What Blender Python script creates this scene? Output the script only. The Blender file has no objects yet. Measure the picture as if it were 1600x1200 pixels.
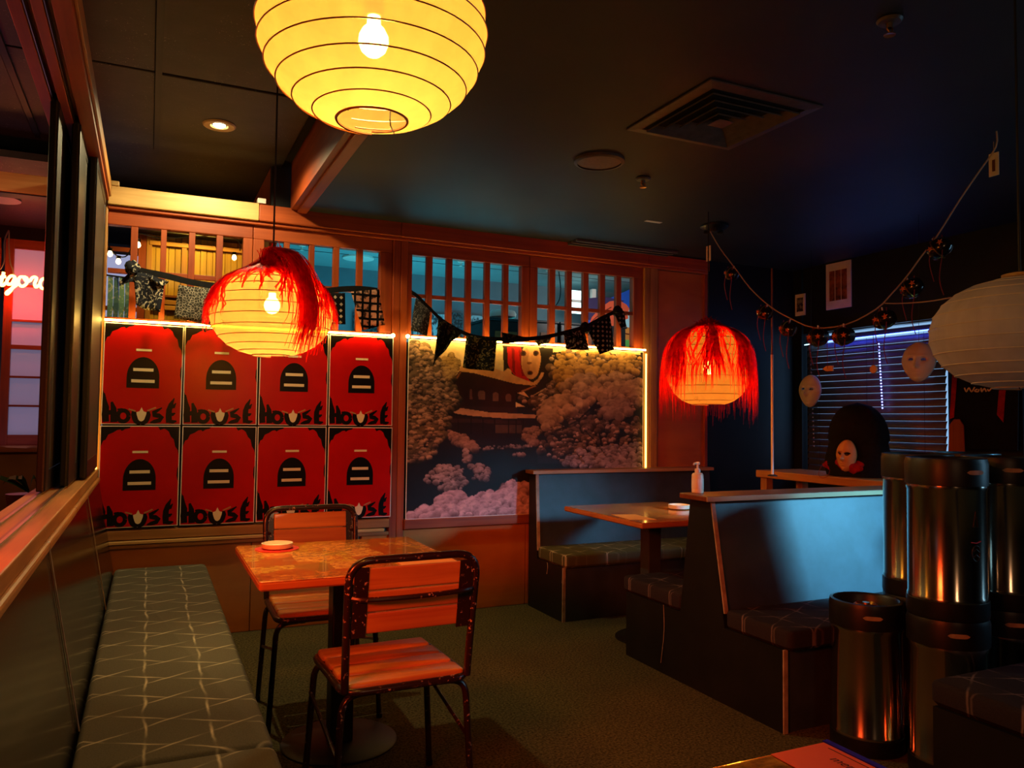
import bpy, bmesh, math, random
import numpy as np
from mathutils import Vector, Matrix
random.seed(7); NR = np.random.RandomState(5)
S = bpy.context.scene; COL = S.collection; PI = math.pi

# ------------------------------------------------------------------ camera, world, exposure
YAW, PITCH, ROLL, FPX, EYE = 0.434687, 0.043708, 0.011613, 1220.0, Vector((0, 0, 1.3))
_f = Vector((math.sin(YAW)*math.cos(PITCH), math.cos(YAW)*math.cos(PITCH), math.sin(PITCH)))
_r = Vector((math.cos(YAW), -math.sin(YAW), 0)); _u = _r.cross(_f)
_r2 = _r*math.cos(ROLL)+_u*math.sin(ROLL); _u2 = _u*math.cos(ROLL)-_r*math.sin(ROLL)
cd = bpy.data.cameras.new('camera'); cam = bpy.data.objects.new('camera', cd); COL.objects.link(cam)
cd.sensor_width = 36; cd.lens = 36*FPX/1600; cd.clip_start = .02
cam.matrix_world = Matrix(((_r2.x, _u2.x, -_f.x, EYE.x), (_r2.y, _u2.y, -_f.y, EYE.y), (_r2.z, _u2.z, -_f.z, EYE.z), (0, 0, 0, 1)))
S.camera = cam
S.view_settings.view_transform = 'Standard'; S.view_settings.look = 'None'
S.view_settings.gamma = 1; S.view_settings.use_curve_mapping = False; S.view_settings.exposure = 0.14
S.cycles.use_denoising = True; S.cycles.sample_clamp_indirect = 4; S.cycles.max_bounces = 8
S.cycles.transparent_max_bounces = 16; S.cycles.caustics_reflective = False; S.cycles.caustics_refractive = False
W = bpy.data.worlds.new('sky'); S.world = W; W.use_nodes = True
W.node_tree.nodes['Background'].inputs[0].default_value = (.34, .62, 1, 1)
W.node_tree.nodes['Background'].inputs[1].default_value = .8

def light(name, typ, loc, energy, col, size=.1, size_y=None, aim=None, spot=None, blend=.5, parent=None, spread=None):
    l = bpy.data.lights.new(name, typ); o = bpy.data.objects.new(name, l); COL.objects.link(o)
    o.location = loc; l.energy = energy; l.color = col
    if typ == 'AREA':
        l.size = size
        if size_y: l.shape = 'RECTANGLE'; l.size_y = size_y
        if spread: l.spread = spread
    else: l.shadow_soft_size = size
    if typ == 'SPOT': l.spot_size = spot; l.spot_blend = blend
    if aim is not None: o.rotation_euler = (Vector(aim)-Vector(loc)).to_track_quat('-Z', 'Y').to_euler()
    return o
D = 4.99; XR = 4.95; ZC = 2.58; ZT = 2.85
# daylight through the near window of the right wall
light('daylight', 'AREA', (5.03, .80, 1.80), 19, (.14, .62, 1.0), .55, .5, aim=(3.40, 3.05, .45), spread=.62)
light('daylight_sky', 'AREA', (5.035, .85, 1.45), 7, (.30, .70, 1.0), .55, 1.0, aim=(3.0, .95, 1.2))
light('daylight_behind_blind', 'AREA', (5.30, 4.25, 1.6), 6, (.25, .55, 1), 1.4, 1.1, aim=(4.9, 4.5, 1.5))
# red neon of the bar, shining over the sill
light('red_neon', 'AREA', (-1.5, .75, 1.75), 15, (1, .07, .012), .9, .4, aim=(.72, 2.6, .7), spread=1.15)
light('rear_lantern', 'POINT', (1.1, -1.3, 1.95), 20, (1, .50, .24), .2)
# teal house light of the room behind the screen
light('teal_room_light', 'AREA', (2.7, 6.6, 1.2), 60, (.05, .58, .74), 3.0, 1.6, aim=(2.6, 6.7, 3))
light('lilac_room_light', 'AREA', (-.9, 6.3, 1.0), 1.0, (.8, .5, 1), 1.0, 1.0, aim=(-.8, 6.2, 3))
light('warm_wall_light', 'SPOT', (.30, 5.62, 2.75), 34, (1, .62, .08), .05, aim=(.28, 6.1, 2.15), spot=1.9, blend=.8)
light('downlight_beam', 'SPOT', (.298, 4.40, 2.82), 58, (1, .80, .40), .03, aim=(.22, 4.50, 0), spot=2.75, blend=.35)
light('bar_lamp', 'POINT', (-1.3, 4.1, 2.45), 7, (1, .74, .32), .05)
light('panel_fill', 'AREA', (4.1, 6.3, 2.5), 9, (1, .95, .9), .5, .3, aim=(4.6, 7.5, 2.1))  # added white fill to brighten the painted panel, no fitting hangs there

light('teal_wall_fill', 'AREA', (1.8, 6.9, 1.5), 12, (.12, .62, .85), 2.4, .6, aim=(1.6, 8.1, 2.2))  # added fill so the far wall and its prints get light, no real source
# ------------------------------------------------------------------ helpers
def at(x, y, ax, v):                                # the point of plane axis=v seen at a photo pixel
    d = _r2*((x-800)/FPX)+_u2*(-(y-600)/FPX)+_f
    return EYE+d*((v-EYE[ax])/d[ax])
def lin(h):
    h = h.lstrip('#'); c = [int(h[i:i+2], 16)/255 for i in (0, 2, 4)]
    return tuple((x/12.92 if x <= .04045 else ((x+.055)/1.055)**2.4) for x in c)
def origin(p):
    o = Vector((0, 0, 0))
    while p is not None: o += Vector(p.location); p = p.parent
    return o
class MB:
    def __init__(s): s.v = []; s.f = []
    def add(s, vs, fs):
        b = len(s.v); s.v += [tuple(v) for v in vs]; s.f += [tuple(b+i for i in f) for f in fs]; return s
    def box(s, x0, x1, y0, y1, z0, z1, rot=None, c=None):
        vs = [Vector((x, y, z)) for x in (x0, x1) for y in (y0, y1) for z in (z0, z1)]
        if rot is not None:
            c = Vector(c) if c is not None else Vector(((x0+x1)/2, (y0+y1)/2, (z0+z1)/2))
            vs = [c+rot@(v-c) for v in vs]
        return s.add(vs, [(0, 1, 3, 2), (4, 6, 7, 5), (0, 4, 5, 1), (2, 3, 7, 6), (0, 2, 6, 4), (1, 5, 7, 3)])
    def rbox(s, x0, x1, y0, y1, z0, z1, r=.01, seg=3):      # box with rounded vertical edges and eased top
        pts = []
        for cx, cy, a0 in ((x1-r, y1-r, 0), (x0+r, y1-r, PI/2), (x0+r, y0+r, PI), (x1-r, y0+r, 1.5*PI)):
            for k in range(seg+1):
                a = a0+k*PI/2/seg; pts.append((cx+r*math.cos(a), cy+r*math.sin(a), cx, cy))
        n = len(pts); e = min(r*.5, (z1-z0)*.3); vs = []
        def ring(z, k): return [(p[2]+(p[0]-p[2])*k, p[3]+(p[1]-p[3])*k, z) for p in pts]
        for z, k in ((z0, .5), (z0+e, 1), (z1-e, 1), (z1-e*.3, .8), (z1, .5)): vs += ring(z, k)
        fs = [(j*n+i, j*n+(i+1) % n, (j+1)*n+(i+1) % n, (j+1)*n+i) for j in range(4) for i in range(n)]
        fs += [tuple(range(n))[::-1], tuple(range(4*n, 5*n))]
        return s.add(vs, fs)
    def tube(s, pts, r, seg=8, closed=False, cap=True):
        pts = [Vector(p) for p in pts]; n = len(pts)
        rs = r if isinstance(r, (list, tuple)) else [r]*n
        up = Vector((0, 0, 1)); vs = []; prev = None
        for i, p in enumerate(pts):
            a = pts[(i-1) % n] if (closed or i > 0) else p; b = pts[(i+1) % n] if (closed or i < n-1) else p
            t = (b-a).normalized() if (b-a).length > 1e-9 else Vector((0, 0, 1))
            if prev is None:
                prev = t.cross(up) if abs(t.z) < .9 else t.cross(Vector((1, 0, 0)))
            x = (prev-t*prev.dot(t)).normalized(); prev = x; y = t.cross(x)
            for k in range(seg):
                a2 = 2*PI*k/seg; vs.append(p+(x*math.cos(a2)+y*math.sin(a2))*rs[i])
        m = n if closed else n-1
        fs = [(i*seg+k, i*seg+(k+1) % seg, ((i+1) % n)*seg+(k+1) % seg, ((i+1) % n)*seg+k) for i in range(m) for k in range(seg)]
        if not closed and cap: fs += [tuple(range(seg))[::-1], tuple(range((n-1)*seg, n*seg))]
        return s.add(vs, fs)
    def lathe(s, prof, c=(0, 0, 0), seg=32, capb=True, capt=True):
        n = len(prof); vs = [(c[0]+r*math.cos(2*PI*k/seg), c[1]+r*math.sin(2*PI*k/seg), c[2]+z) for r, z in prof for k in range(seg)]
        fs = [(i*seg+k, i*seg+(k+1) % seg, (i+1)*seg+(k+1) % seg, (i+1)*seg+k) for i in range(n-1) for k in range(seg)]
        if capb: fs.append(tuple(range(seg))[::-1])
        if capt: fs.append(tuple(range((n-1)*seg, n*seg)))
        return s.add(vs, fs)
    def prism(s, pts, d, n):                            # polygon pts (3D) extruded by vector d*n
        n = Vector(n)*d; k = len(pts); vs = [Vector(p) for p in pts]+[Vector(p)+n for p in pts]
        return s.add(vs, [tuple(range(k))[::-1], tuple(range(k, 2*k))]+[(i, (i+1) % k, k+(i+1) % k, k+i) for i in range(k)])
    def ribbon(s, pts, ws, side):                       # flat strip along pts, width ws, sideways vectors
        vs = []
        for p, w, sd in zip(pts, ws, side): vs += [Vector(p)-Vector(sd)*w/2, Vector(p)+Vector(sd)*w/2]
        return s.add(vs, [(2*i, 2*i+1, 2*i+3, 2*i+2) for i in range(len(pts)-1)])
    def build(s, name, mat, parent=None, smooth=False, bevel=0, seg=2, solid=0):
        o0 = origin(parent); me = bpy.data.meshes.new(name)
        me.from_pydata([(x-o0.x, y-o0.y, z-o0.z) for x, y, z in s.v], [], s.f)
        bm = bmesh.new(); bm.from_mesh(me); bmesh.ops.recalc_face_normals(bm, faces=bm.faces)
        if bevel:
            ed = [e for e in bm.edges if len(e.link_faces) == 2 and e.calc_face_angle(0) > .6]
            bmesh.ops.bevel(bm, geom=ed, offset=bevel, segments=seg, profile=.5, affect='EDGES', clamp_overlap=True)
        bm.to_mesh(me); bm.free()
        if smooth:
            for p in me.polygons: p.use_smooth = True
            try: me.set_sharp_from_angle(angle=.7)
            except Exception: pass
        if isinstance(mat, str): mat = M[mat]
        me.materials.append(mat)
        o = bpy.data.objects.new(name, me); COL.objects.link(o)
        if parent is not None: o.parent = parent
        if solid:
            md = o.modifiers.new('thickness', 'SOLIDIFY'); md.thickness = solid
        return o
def box(name, mat, parent, x0, x1, y0, y1, z0, z1, bevel=0, **k): return MB().box(x0, x1, y0, y1, z0, z1).build(name, mat, parent, bevel=bevel, **k)
def tag(o, label, cat, group=None):
    o['label'] = label; o['category'] = cat
    if group: o['group'] = group
    return o
def thing(name, label, cat, loc=(0, 0, 0), group=None):
    o = bpy.data.objects.new(name, None); COL.objects.link(o); o.location = loc; o.empty_display_size = .05
    return tag(o, label, cat, group)
def struct(name, loc=(0, 0, 0)):
    o = bpy.data.objects.new(name, None); COL.objects.link(o); o.location = loc; o['kind'] = 'structure'; return o
def copy_tree(o, parent=None):
    c = o.copy(); COL.objects.link(c); c.parent = parent
    for ch in [x for x in S.objects if x.parent == o]: copy_tree(ch, c)
    return c
def text_mesh(txt, size, name, mat, parent, to_world, depth=.0006, italic=0):     # flat lettering in (u right, v up)
    cu = bpy.data.curves.new('t', 'FONT'); cu.body = txt; cu.size = size; cu.align_x = 'CENTER'; cu.shear = italic
    ob = bpy.data.objects.new('t', cu); COL.objects.link(ob); bpy.context.view_layer.update()
    me = bpy.data.meshes.new_from_object(ob.evaluated_get(bpy.context.evaluated_depsgraph_get()))
    mb = MB(); mb.add([to_world(v.co.x, v.co.y) for v in me.vertices], [tuple(p.vertices) for p in me.polygons])
    bpy.data.objects.remove(ob); bpy.data.curves.remove(cu); bpy.data.meshes.remove(me)
    return mb.build(name, mat, parent)

# ------------------------------------------------------------------ materials
M = {}
class NT:
    def __init__(s, name):
        m = bpy.data.materials.new(name); m.use_nodes = True; s.m = m; s.t = m.node_tree; s.t.nodes.clear()
        s.out = s.n('ShaderNodeOutputMaterial'); s.i = 0
    def n(s, typ, **kw):
        nd = s.t.nodes.new(typ)
        for k, v in kw.items():
            if k[0] == 'i' and k[1:].isdigit(): nd.inputs[int(k[1:])].default_value = v
            else: setattr(nd, k, v)
        return nd
    def l(s, a, b): s.t.links.new(a, b)
    def math(s, op, a, b=None, c=None):
        nd = s.n('ShaderNodeMath', operation=op)
        for i, x in enumerate((a, b, c)):
            if x is None: continue
            if isinstance(x, (int, float)): nd.inputs[i].default_value = x
            else: s.l(x, nd.inputs[i])
        return nd.outputs[0]
    def coords(s, scale=(1, 1, 1), kind='Object', rot=(0, 0, 0)):
        tc = s.n('ShaderNodeTexCoord'); mp = s.n('ShaderNodeMapping')
        mp.inputs['Scale'].default_value = scale; mp.inputs['Rotation'].default_value = rot
        s.l(tc.outputs[kind], mp.inputs[0]); return mp.outputs[0]
    def noise(s, vec, scale=5, detail=4, rough=.55, dist=0):
        nd = s.n('ShaderNodeTexNoise'); nd.inputs['Scale'].default_value = scale; nd.inputs['Detail'].default_value = detail
        nd.inputs['Roughness'].default_value = rough; nd.inputs['Distortion'].default_value = dist
        s.l(vec, nd.inputs['Vector']); return nd.outputs[0]
    def ramp(s, fac, stops, interp='LINEAR'):
        nd = s.n('ShaderNodeValToRGB'); cr = nd.color_ramp; cr.interpolation = interp
        while len(cr.elements) < len(stops): cr.elements.new(.5)
        for e, (p, c) in zip(cr.elements, stops): e.position = p; e.color = (*c, 1) if len(c) == 3 else c
        s.l(fac, nd.inputs[0]); return nd.outputs[0]
    def mix(s, fac, a, b, typ='MIX'):
        nd = s.n('ShaderNodeMix', data_type='RGBA', blend_type=typ)
        for sock, x in ((nd.inputs[0], fac), (nd.inputs[6], a), (nd.inputs[7], b)):
            if isinstance(x, (int, float)): sock.default_value = x
            elif isinstance(x, tuple): sock.default_value = (*x, 1) if len(x) == 3 else x
            else: s.l(x, sock)
        return nd.outputs[2]
    def bsdf(s, col, rough=.5, metal=0, spec=.5, coat=0, bump=None, bstr=.2, bdist=.01):
        p = s.n('ShaderNodeBsdfPrincipled')
        for k, v in (('Base Color', col), ('Roughness', rough), ('Metallic', metal), ('Specular IOR Level', spec), ('Coat Weight', coat)):
            if isinstance(v, tuple): p.inputs[k].default_value = (*v, 1)
            elif isinstance(v, (int, float)): p.inputs[k].default_value = v
            else: s.l(v, p.inputs[k])
        if bump is not None:
            b = s.n('ShaderNodeBump'); b.inputs['Strength'].default_value = bstr; b.inputs['Distance'].default_value = bdist
            s.l(bump, b.inputs['Height']); s.l(b.outputs[0], p.inputs['Normal'])
        s.p = p; return p.outputs[0]
    def end(s, shader): s.l(shader, s.out.inputs[0]); M[s.m.name] = s.m; return s.m
def mat(name, a, b=None, scale=6, stretch=(1, 1, 1), rough=.5, metal=0, spec=.5, coat=0, bump=0, lo=.35, hi=.65, detail=4, bdist=.004):
    t = NT(name); v = t.coords(stretch); nz = t.noise(v, scale, detail)
    c = t.ramp(nz, [(lo, a), (hi, b)]) if b else a
    return t.end(t.bsdf(c, rough, metal, spec, coat, nz if bump else None, bump, bdist))
def tile_mat():
    t = NT('tile_black'); v = t.coords((1, 1, 1)); nz = t.noise(v, 8, 8); f = t.noise(v, 120, 2, .6); b = t.noise(v, 3.5, 3)
    k = t.math('MULTIPLY', t.ramp(f, [(.66, (0, 0, 0)), (.72, (1, 1, 1))]), t.ramp(b, [(.45, (0, 0, 0)), (.62, (1, 1, 1))]))
    c = t.mix(k, t.ramp(nz, [(.35, lin('1c191b')), (.65, lin('282325'))]), lin('9a948c')); t.end(t.bsdf(c, .55, 0, .45, 0, nz, .35, .006))
tile_mat()
def emit(name, col, strength):
    t = NT(name); e = t.n('ShaderNodeEmission'); e.inputs[0].default_value = (*col, 1); e.inputs[1].default_value = strength
    return t.end(e.outputs[0])
def wood(name, a, b, axis='X', rough=.45, coat=0, grain=26, spec=.4):
    t = NT(name); st = {'X': (1.1, grain, grain), 'Y': (grain, 1.1, grain), 'Z': (grain, grain, 1.1)}[axis]
    v = t.coords(st); n1 = t.noise(v, 1.0, 5, .6, .6); n2 = t.noise(t.coords((1, 1, 1)), 2.0, 3)
    oi = t.n('ShaderNodeObjectInfo'); n1 = t.math('ADD', n1, t.math('MULTIPLY', t.math('SUBTRACT', oi.outputs['Random'], .5), .22))
    c = t.ramp(n1, [(.3, a), (.7, b)]); c = t.mix(.35, c, t.ramp(n2, [(.3, tuple(x*.55 for x in a)), (.7, b)]))
    return t.end(t.bsdf(c, rough, 0, spec, coat, n1, .12, .003))
for ax in 'XYZ':
    wood('oak_'+ax, lin('8a5a2c'), lin('c08a4c'), ax)
    wood('red_wood_'+ax, lin('7a2c0c'), lin('ab4e1a'), ax, rough=.5)
wood('ply', lin('a0561e'), lin('c27832'), 'X', grain=5, rough=.4)
wood('pale_wood', lin('b08a50'), lin('d8b070'), 'X')
wood('slat_wood', lin('a8602a'), lin('d89448'), 'X', rough=.35, coat=.3)
wood('cap_wood', lin('5c2e14'), lin('80482a'), 'X', rough=.35)
wood('cap_edge', lin('a88a64'), lin('c4a780'), 'X', rough=.4)
wood('boards_Z', lin('9a7428'), lin('c09a44'), 'Z', grain=40)
mat('ceiling_black', lin('16171a'), lin('212326'), 2.2, rough=.58, spec=.4, bump=.08, detail=7)
mat('black_paint', lin('0c0d10'), lin('121419'), 4, rough=.5, spec=.35)
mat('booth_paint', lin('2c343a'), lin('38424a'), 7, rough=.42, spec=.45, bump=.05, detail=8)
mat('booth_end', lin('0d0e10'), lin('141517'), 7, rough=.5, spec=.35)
mat('grout_black', lin('050505'), rough=.9)
mat('gloss_panel', lin('100c09'), lin('16110d'), 2, rough=.16, spec=.6)
mat('raw_edge', lin('8a7a66'), lin('b09c84'), 20, rough=.7)
mat('frame_black', lin('08080a'), rough=.4)
mat('weave_brown', lin('2e2a22'), lin('3d382e'), 60, (1, 1, 3), rough=.5)
mat('steel_rail', lin('a09080'), rough=.3, metal=1)
mat('grey_metal', lin('303034'), lin('3c3c40'), 8, rough=.45, metal=.6)
mat('vent_metal', lin('4a4440'), lin('5a524c'), 20, rough=.5, metal=.3)
mat('brass', lin('b07028'), rough=.3, metal=1)
mat('white_plastic', lin('e8e2d8'), rough=.35)
mat('white_paper', lin('efe8da'), lin('e2d9c8'), 12, rough=.6)
mat('cream', lin('e6d2a6'), rough=.45)
mat('tan_ink', lin('b07a48'), rough=.5)
mat('poster_red', lin('c00402'), lin('ae0301'), 3, rough=.3, spec=.3)
mat('poster_black', lin('080404'), rough=.35, spec=.25)
mat('black_fabric', lin('0a0a0b'), lin('131315'), 40, rough=.85, spec=.2)
mat('red_fabric', lin('8a0808'), lin('a81210'), 30, rough=.8, spec=.2)
mat('red_cord', lin('7a0c14'), rough=.6)
mat('cord_black', lin('080808'), rough=.5)
mat('string_pale', lin('b8a690'), rough=.7)
mat('mask_white', lin('e6e4e2'), lin('dad6d2'), 8, rough=.45)
mat('mask_tan', lin('e2b070'), lin('cf9858'), 9, rough=.5)
mat('lens_black', lin('050505'), rough=.15)
mat('gold', lin('b8893a'), rough=.28, metal=1)
mat('star_orange', lin('d87028'), rough=.4)
mat('bell_black', lin('12090a'), lin('1c0f0e'), 10, rough=.18, coat=.4)
mat('rubber', lin('0b0b0c'), lin('131314'), 30, rough=.4, spec=.4)
mat('marker_black', lin('100c0c'), rough=.5)
mat('pink_ink', lin('b0304a'), rough=.5)
mat('menu_red', lin('ff6a4a'), lin('f86044'), 4, rough=.6)
mat('menu_orange', lin('e8963a'), lin('dc8a34'), 9, rough=.6)
mat('ink', lin('3a1410'), rough=.6)
mat('acrylic_blue', lin('3428c8'), rough=.2)
mat('dish', lin('e6dcc4'), rough=.3)
mat('coaster_red', lin('c01810'), rough=.5)
mat('blind_slat', lin('5a5868'), lin('646274'), 6, rough=.38, spec=.5)
mat('cyan_curtain', lin('49aed0'), lin('2d86aa'), 9, (4, 4, .4), rough=.7)
mat('teal_ceiling', lin('8aa6a8'), lin('7c9a9c'), 2, rough=.8)
mat('room_wall', lin('6a7d84'), lin('5b6c74'), 2, rough=.8)
mat('wainscot', lin('8a6a2c'), lin('a08038'), 3, (1, 1, 1), rough=.5)
mat('toon_blue', lin('1f58c8'), rough=.6); mat('toon_orange', lin('f0603a'), rough=.6); mat('toon_tan', lin('e8923c'), rough=.6)
mat('toon_green', lin('6fc860'), rough=.6); mat('toon_cloud', lin('b8ecfa'), rough=.6); mat('toon_line', lin('8a3018'), rough=.6); mat('toon_plum', lin('3c2a58'), rough=.6)
mat('leaf_green', lin('1d5a2c'), rough=.5)
mat('soap', lin('e8d6b8'), rough=.3)
emit('led_warm', (1, .62, .12), 42); emit('led_dim', (1, .5, .08), 8); emit('led_spot', (1, .8, .25), 30)
emit('led_blue', (.05, .10, 1), 13); emit('led_cold', (.35, .8, 1), 4)
emit('bulb_hot', (1, .72, .3), 60); emit('bulb_small', (1, .62, .3), 7); emit('downlight_glow', (1, .95, .62), 22); emit('back_downlight', (.25, .85, .95), 5)
emit('neon_core', (1, .30, .06), 14); emit('lilac_pane', (.48, .50, .78), .62); emit('lit_window', (.6, 1, 1), 3.2); emit('bead_glint', (.2, .25, 1), 5)
emit('pane_warm', (.85, .55, .3), .8)

def frosted():
    t = NT('daylit_pane'); e = t.n('ShaderNodeEmission'); e.inputs[0].default_value = (.34, .42, .72, 1); e.inputs[1].default_value = .17
    d = t.n('ShaderNodeBsdfDiffuse'); d.inputs[0].default_value = (.6, .45, .5, 1); ad = t.n('ShaderNodeAddShader'); t.l(e.outputs[0], ad.inputs[0]); t.l(d.outputs[0], ad.inputs[1]); t.end(ad.outputs[0])
frosted()
def glass():
    t = NT('glass'); a = t.n('ShaderNodeBsdfTransparent'); g = t.n('ShaderNodeBsdfGlossy'); g.inputs['Roughness'].default_value = .02
    m = t.n('ShaderNodeMixShader'); m.inputs[0].default_value = .07; t.l(a.outputs[0], m.inputs[1]); t.l(g.outputs[0], m.inputs[2]); t.end(m.outputs[0])
glass()
def paper(name, col, trans, glow=0, glowcol=(1, .6, .2), transp=.3, dk=1.0):
    t = NT(name); v = t.coords((1, 1, 1)); n1 = t.noise(v, 9, 5); n2 = t.noise(t.coords((26, 26, 2)), 1, 3)
    c = t.mix(.5, t.ramp(n1, [(.35, tuple(x*.82 for x in col)), (.6, col)]), t.ramp(n2, [(.4, tuple(x*.86 for x in col)), (.6, col)]))
    tr = t.n('ShaderNodeBsdfTranslucent'); t.l(c, tr.inputs[0]); df = t.n('ShaderNodeBsdfDiffuse'); t.l(t.mix(1, c, (dk, dk, dk), 'MULTIPLY'), df.inputs[0])
    m1 = t.n('ShaderNodeMixShader'); m1.inputs[0].default_value = trans; t.l(df.outputs[0], m1.inputs[1]); t.l(tr.outputs[0], m1.inputs[2])
    tp = t.n('ShaderNodeBsdfTransparent'); tp.inputs[0].default_value = (*[min(1, x*1.0) for x in glowcol], 1)
    m2 = t.n('ShaderNodeMixShader'); m2.inputs[0].default_value = transp; t.l(m1.outputs[0], m2.inputs[1]); t.l(tp.outputs[0], m2.inputs[2])
    res = m2.outputs[0]
    if glow:                                        # lit paper of a burning lantern
        e = t.n('ShaderNodeEmission'); e.inputs[1].default_value = glow; t.l(t.mix(1, c, glowcol, 'MULTIPLY'), e.inputs[0])
        ad = t.n('ShaderNodeAddShader'); t.l(res, ad.inputs[0]); t.l(e.outputs[0], ad.inputs[1]); res = ad.outputs[0]
    t.end(res)
paper('paper_lit', (.20, .143, .05), .75, .34, (1, .66, .2), .42, 3.0)
paper('paper_amber', (.16, .107, .038), .75, .34, (1, .60, .14), .40, 3.0)
paper('paper_white', (.86, .84, .82), .45, 0, (.9, .9, .9), .05)
def hair():
    t = NT('hair_red'); v = t.coords((3, 3, 3)); nz = t.noise(v, 14, 3); c = t.ramp(nz, [(.3, (.62, .003, .004)), (.7, (1, .02, .008))])
    tr = t.n('ShaderNodeBsdfTranslucent'); t.l(c, tr.inputs[0]); m = t.n('ShaderNodeMixShader'); m.inputs[0].default_value = .86
    t.l(t.bsdf(c, .4, 0, .3), m.inputs[1]); t.l(tr.outputs[0], m.inputs[2]); t.end(m.outputs[0])
hair()
def star_fabric(name, base, base2, line, s=.17, strength=.8, axes=(0, 1)):
    # upholstery: fine rays meeting in stars on a triangular grid
    t = NT(name); tc = t.n('ShaderNodeTexCoord'); sp = t.n('ShaderNodeSeparateXYZ'); t.l(tc.outputs['Object'], sp.inputs[0])
    U, V = sp.outputs[axes[0]], sp.outputs[axes[1]]; wob = t.noise(t.coords((1, 1, 1)), 5, 3)
    tot = None; ds = []
    for a in (90, 28, -28):
        ca, sa = math.cos(math.radians(a)), math.sin(math.radians(a))
        d = t.math('ADD', t.math('MULTIPLY', U, -sa/s), t.math('MULTIPLY', V, ca/s))
        d = t.math('ADD', d, t.math('MULTIPLY', wob, .22))
        d = t.math('ABSOLUTE', t.math('SUBTRACT', t.math('FRACT', d), .5)); ds.append(d)
    gate = t.noise(t.coords((2.2, 2.2, 2.2)), 3.2, 2)
    for i, d in enumerate(ds):
        ln = t.math('SUBTRACT', 1, t.math('SMOOTH_MIN', t.math('DIVIDE', d, .035), 1, .1)); ln = t.math('MAXIMUM', ln, 0)
        o = ds[(i+1) % 3]; near = t.math('SUBTRACT', 1.15, t.math('MULTIPLY', o, 2.4))     # bright where lines meet
        near = t.math('MAXIMUM', near, .08); ln = t.math('MULTIPLY', ln, near)
        tot = ln if tot is None else t.math('MAXIMUM', tot, ln)
    tot = t.math('MULTIPLY', tot, t.math('MULTIPLY', gate, strength*1.7)); tot = t.math('MINIMUM', tot, 1)
    fine = t.noise(t.coords((1, 1, 1)), 260, 2); c = t.ramp(fine, [(.3, base), (.7, base2)])
    c = t.mix(tot, c, line); t.end(t.bsdf(c, .85, 0, .2, 0, fine, .25, .002))
star_fabric('seat_grey', lin('4c4a40'), lin('58564a'), lin('c8bfa8'))
star_fabric('seat_olive', lin('3c3c22'), lin('48482c'), lin('b0aa8a'), .15)
star_fabric('seat_dark', lin('201c22'), lin('29242b'), lin('8a7c7c'), .16)
def carpet():
    t = NT('carpet'); v = t.coords((1, 1, 1)); f = t.noise(v, 95, 3, .7); b = t.noise(v, 2.2, 3)
    c = t.mix(.8, t.ramp(f, [(.32, lin('28261a')), (.68, lin('a39a70'))]), t.ramp(b, [(.3, lin('8a8468')), (.7, lin('b8b090'))]), 'MULTIPLY')
    c = t.mix(.5, c, t.ramp(f, [(.3, lin('1e1c12')), (.7, lin('605a40'))]))
    t.end(t.bsdf(c, .95, 0, .1, 0, f, .6, .006))
carpet()
def collage():
    t = NT('collage_top'); v = t.coords((1, 1, 1)); vo = t.n('ShaderNodeTexVoronoi', distance='CHEBYCHEV'); vo.inputs['Scale'].default_value = 9
    vo.inputs['Randomness'].default_value = .8
    t.l(v, vo.inputs['Vector']); ng = t.noise(t.coords((3, 3, 3)), 12, 6, .7); ng2 = t.noise(t.coords((4, 22, 4)), 4, 5, .7)
    sp = t.n('ShaderNodeSeparateColor'); t.l(vo.outputs['Color'], sp.inputs[0])
    c = t.ramp(sp.outputs[0], [(0, lin('d0803a')), (.2, lin('eaa850')), (.4, lin('a8803c')), (.55, lin('d8b04e')), (.7, lin('c0642c')), (.85, lin('f0b468')), (1, lin('946030'))], 'CONSTANT')
    c = t.mix(.6, c, t.ramp(ng, [(.40, lin('5a3010')), (.5, lin('d8a058')), (.58, lin('fff0c0'))]), 'MULTIPLY')
    c = t.mix(.35, c, t.ramp(ng2, [(.4, lin('5a3414')), (.6, lin('d09448'))]))
    t.end(t.bsdf(c, .14, 0, .5, .3))
collage()
def chip_paint():
    t = NT('chip_paint'); v = t.coords((1, 1, 1)); n1 = t.noise(v, 70, 4, .6); n2 = t.noise(v, 14, 2)
    k = t.math('MULTIPLY', t.ramp(n1, [(.60, (0, 0, 0)), (.64, (1, 1, 1))]), t.ramp(n2, [(.45, (0, 0, 0)), (.6, (1, 1, 1))]))
    c = t.mix(k, lin('230c0a'), lin('b8948c')); t.end(t.bsdf(c, .28, .0, .6, .2))
chip_paint()
def keg_metal():
    t = NT('keg_steel'); n = t.noise(t.coords((1.5, 1.5, 60)), 6, 3); r = .17
    sh = t.bsdf(lin('c4bcb0'), r, 1, .5); t.p.inputs['Anisotropic'].default_value = .75; t.p.inputs['Anisotropic Rotation'].default_value = .25; tg = t.n('ShaderNodeTangent', direction_type='RADIAL', axis='Z'); t.l(tg.outputs[0], t.p.inputs['Tangent']); t.end(sh)
keg_metal()
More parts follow.
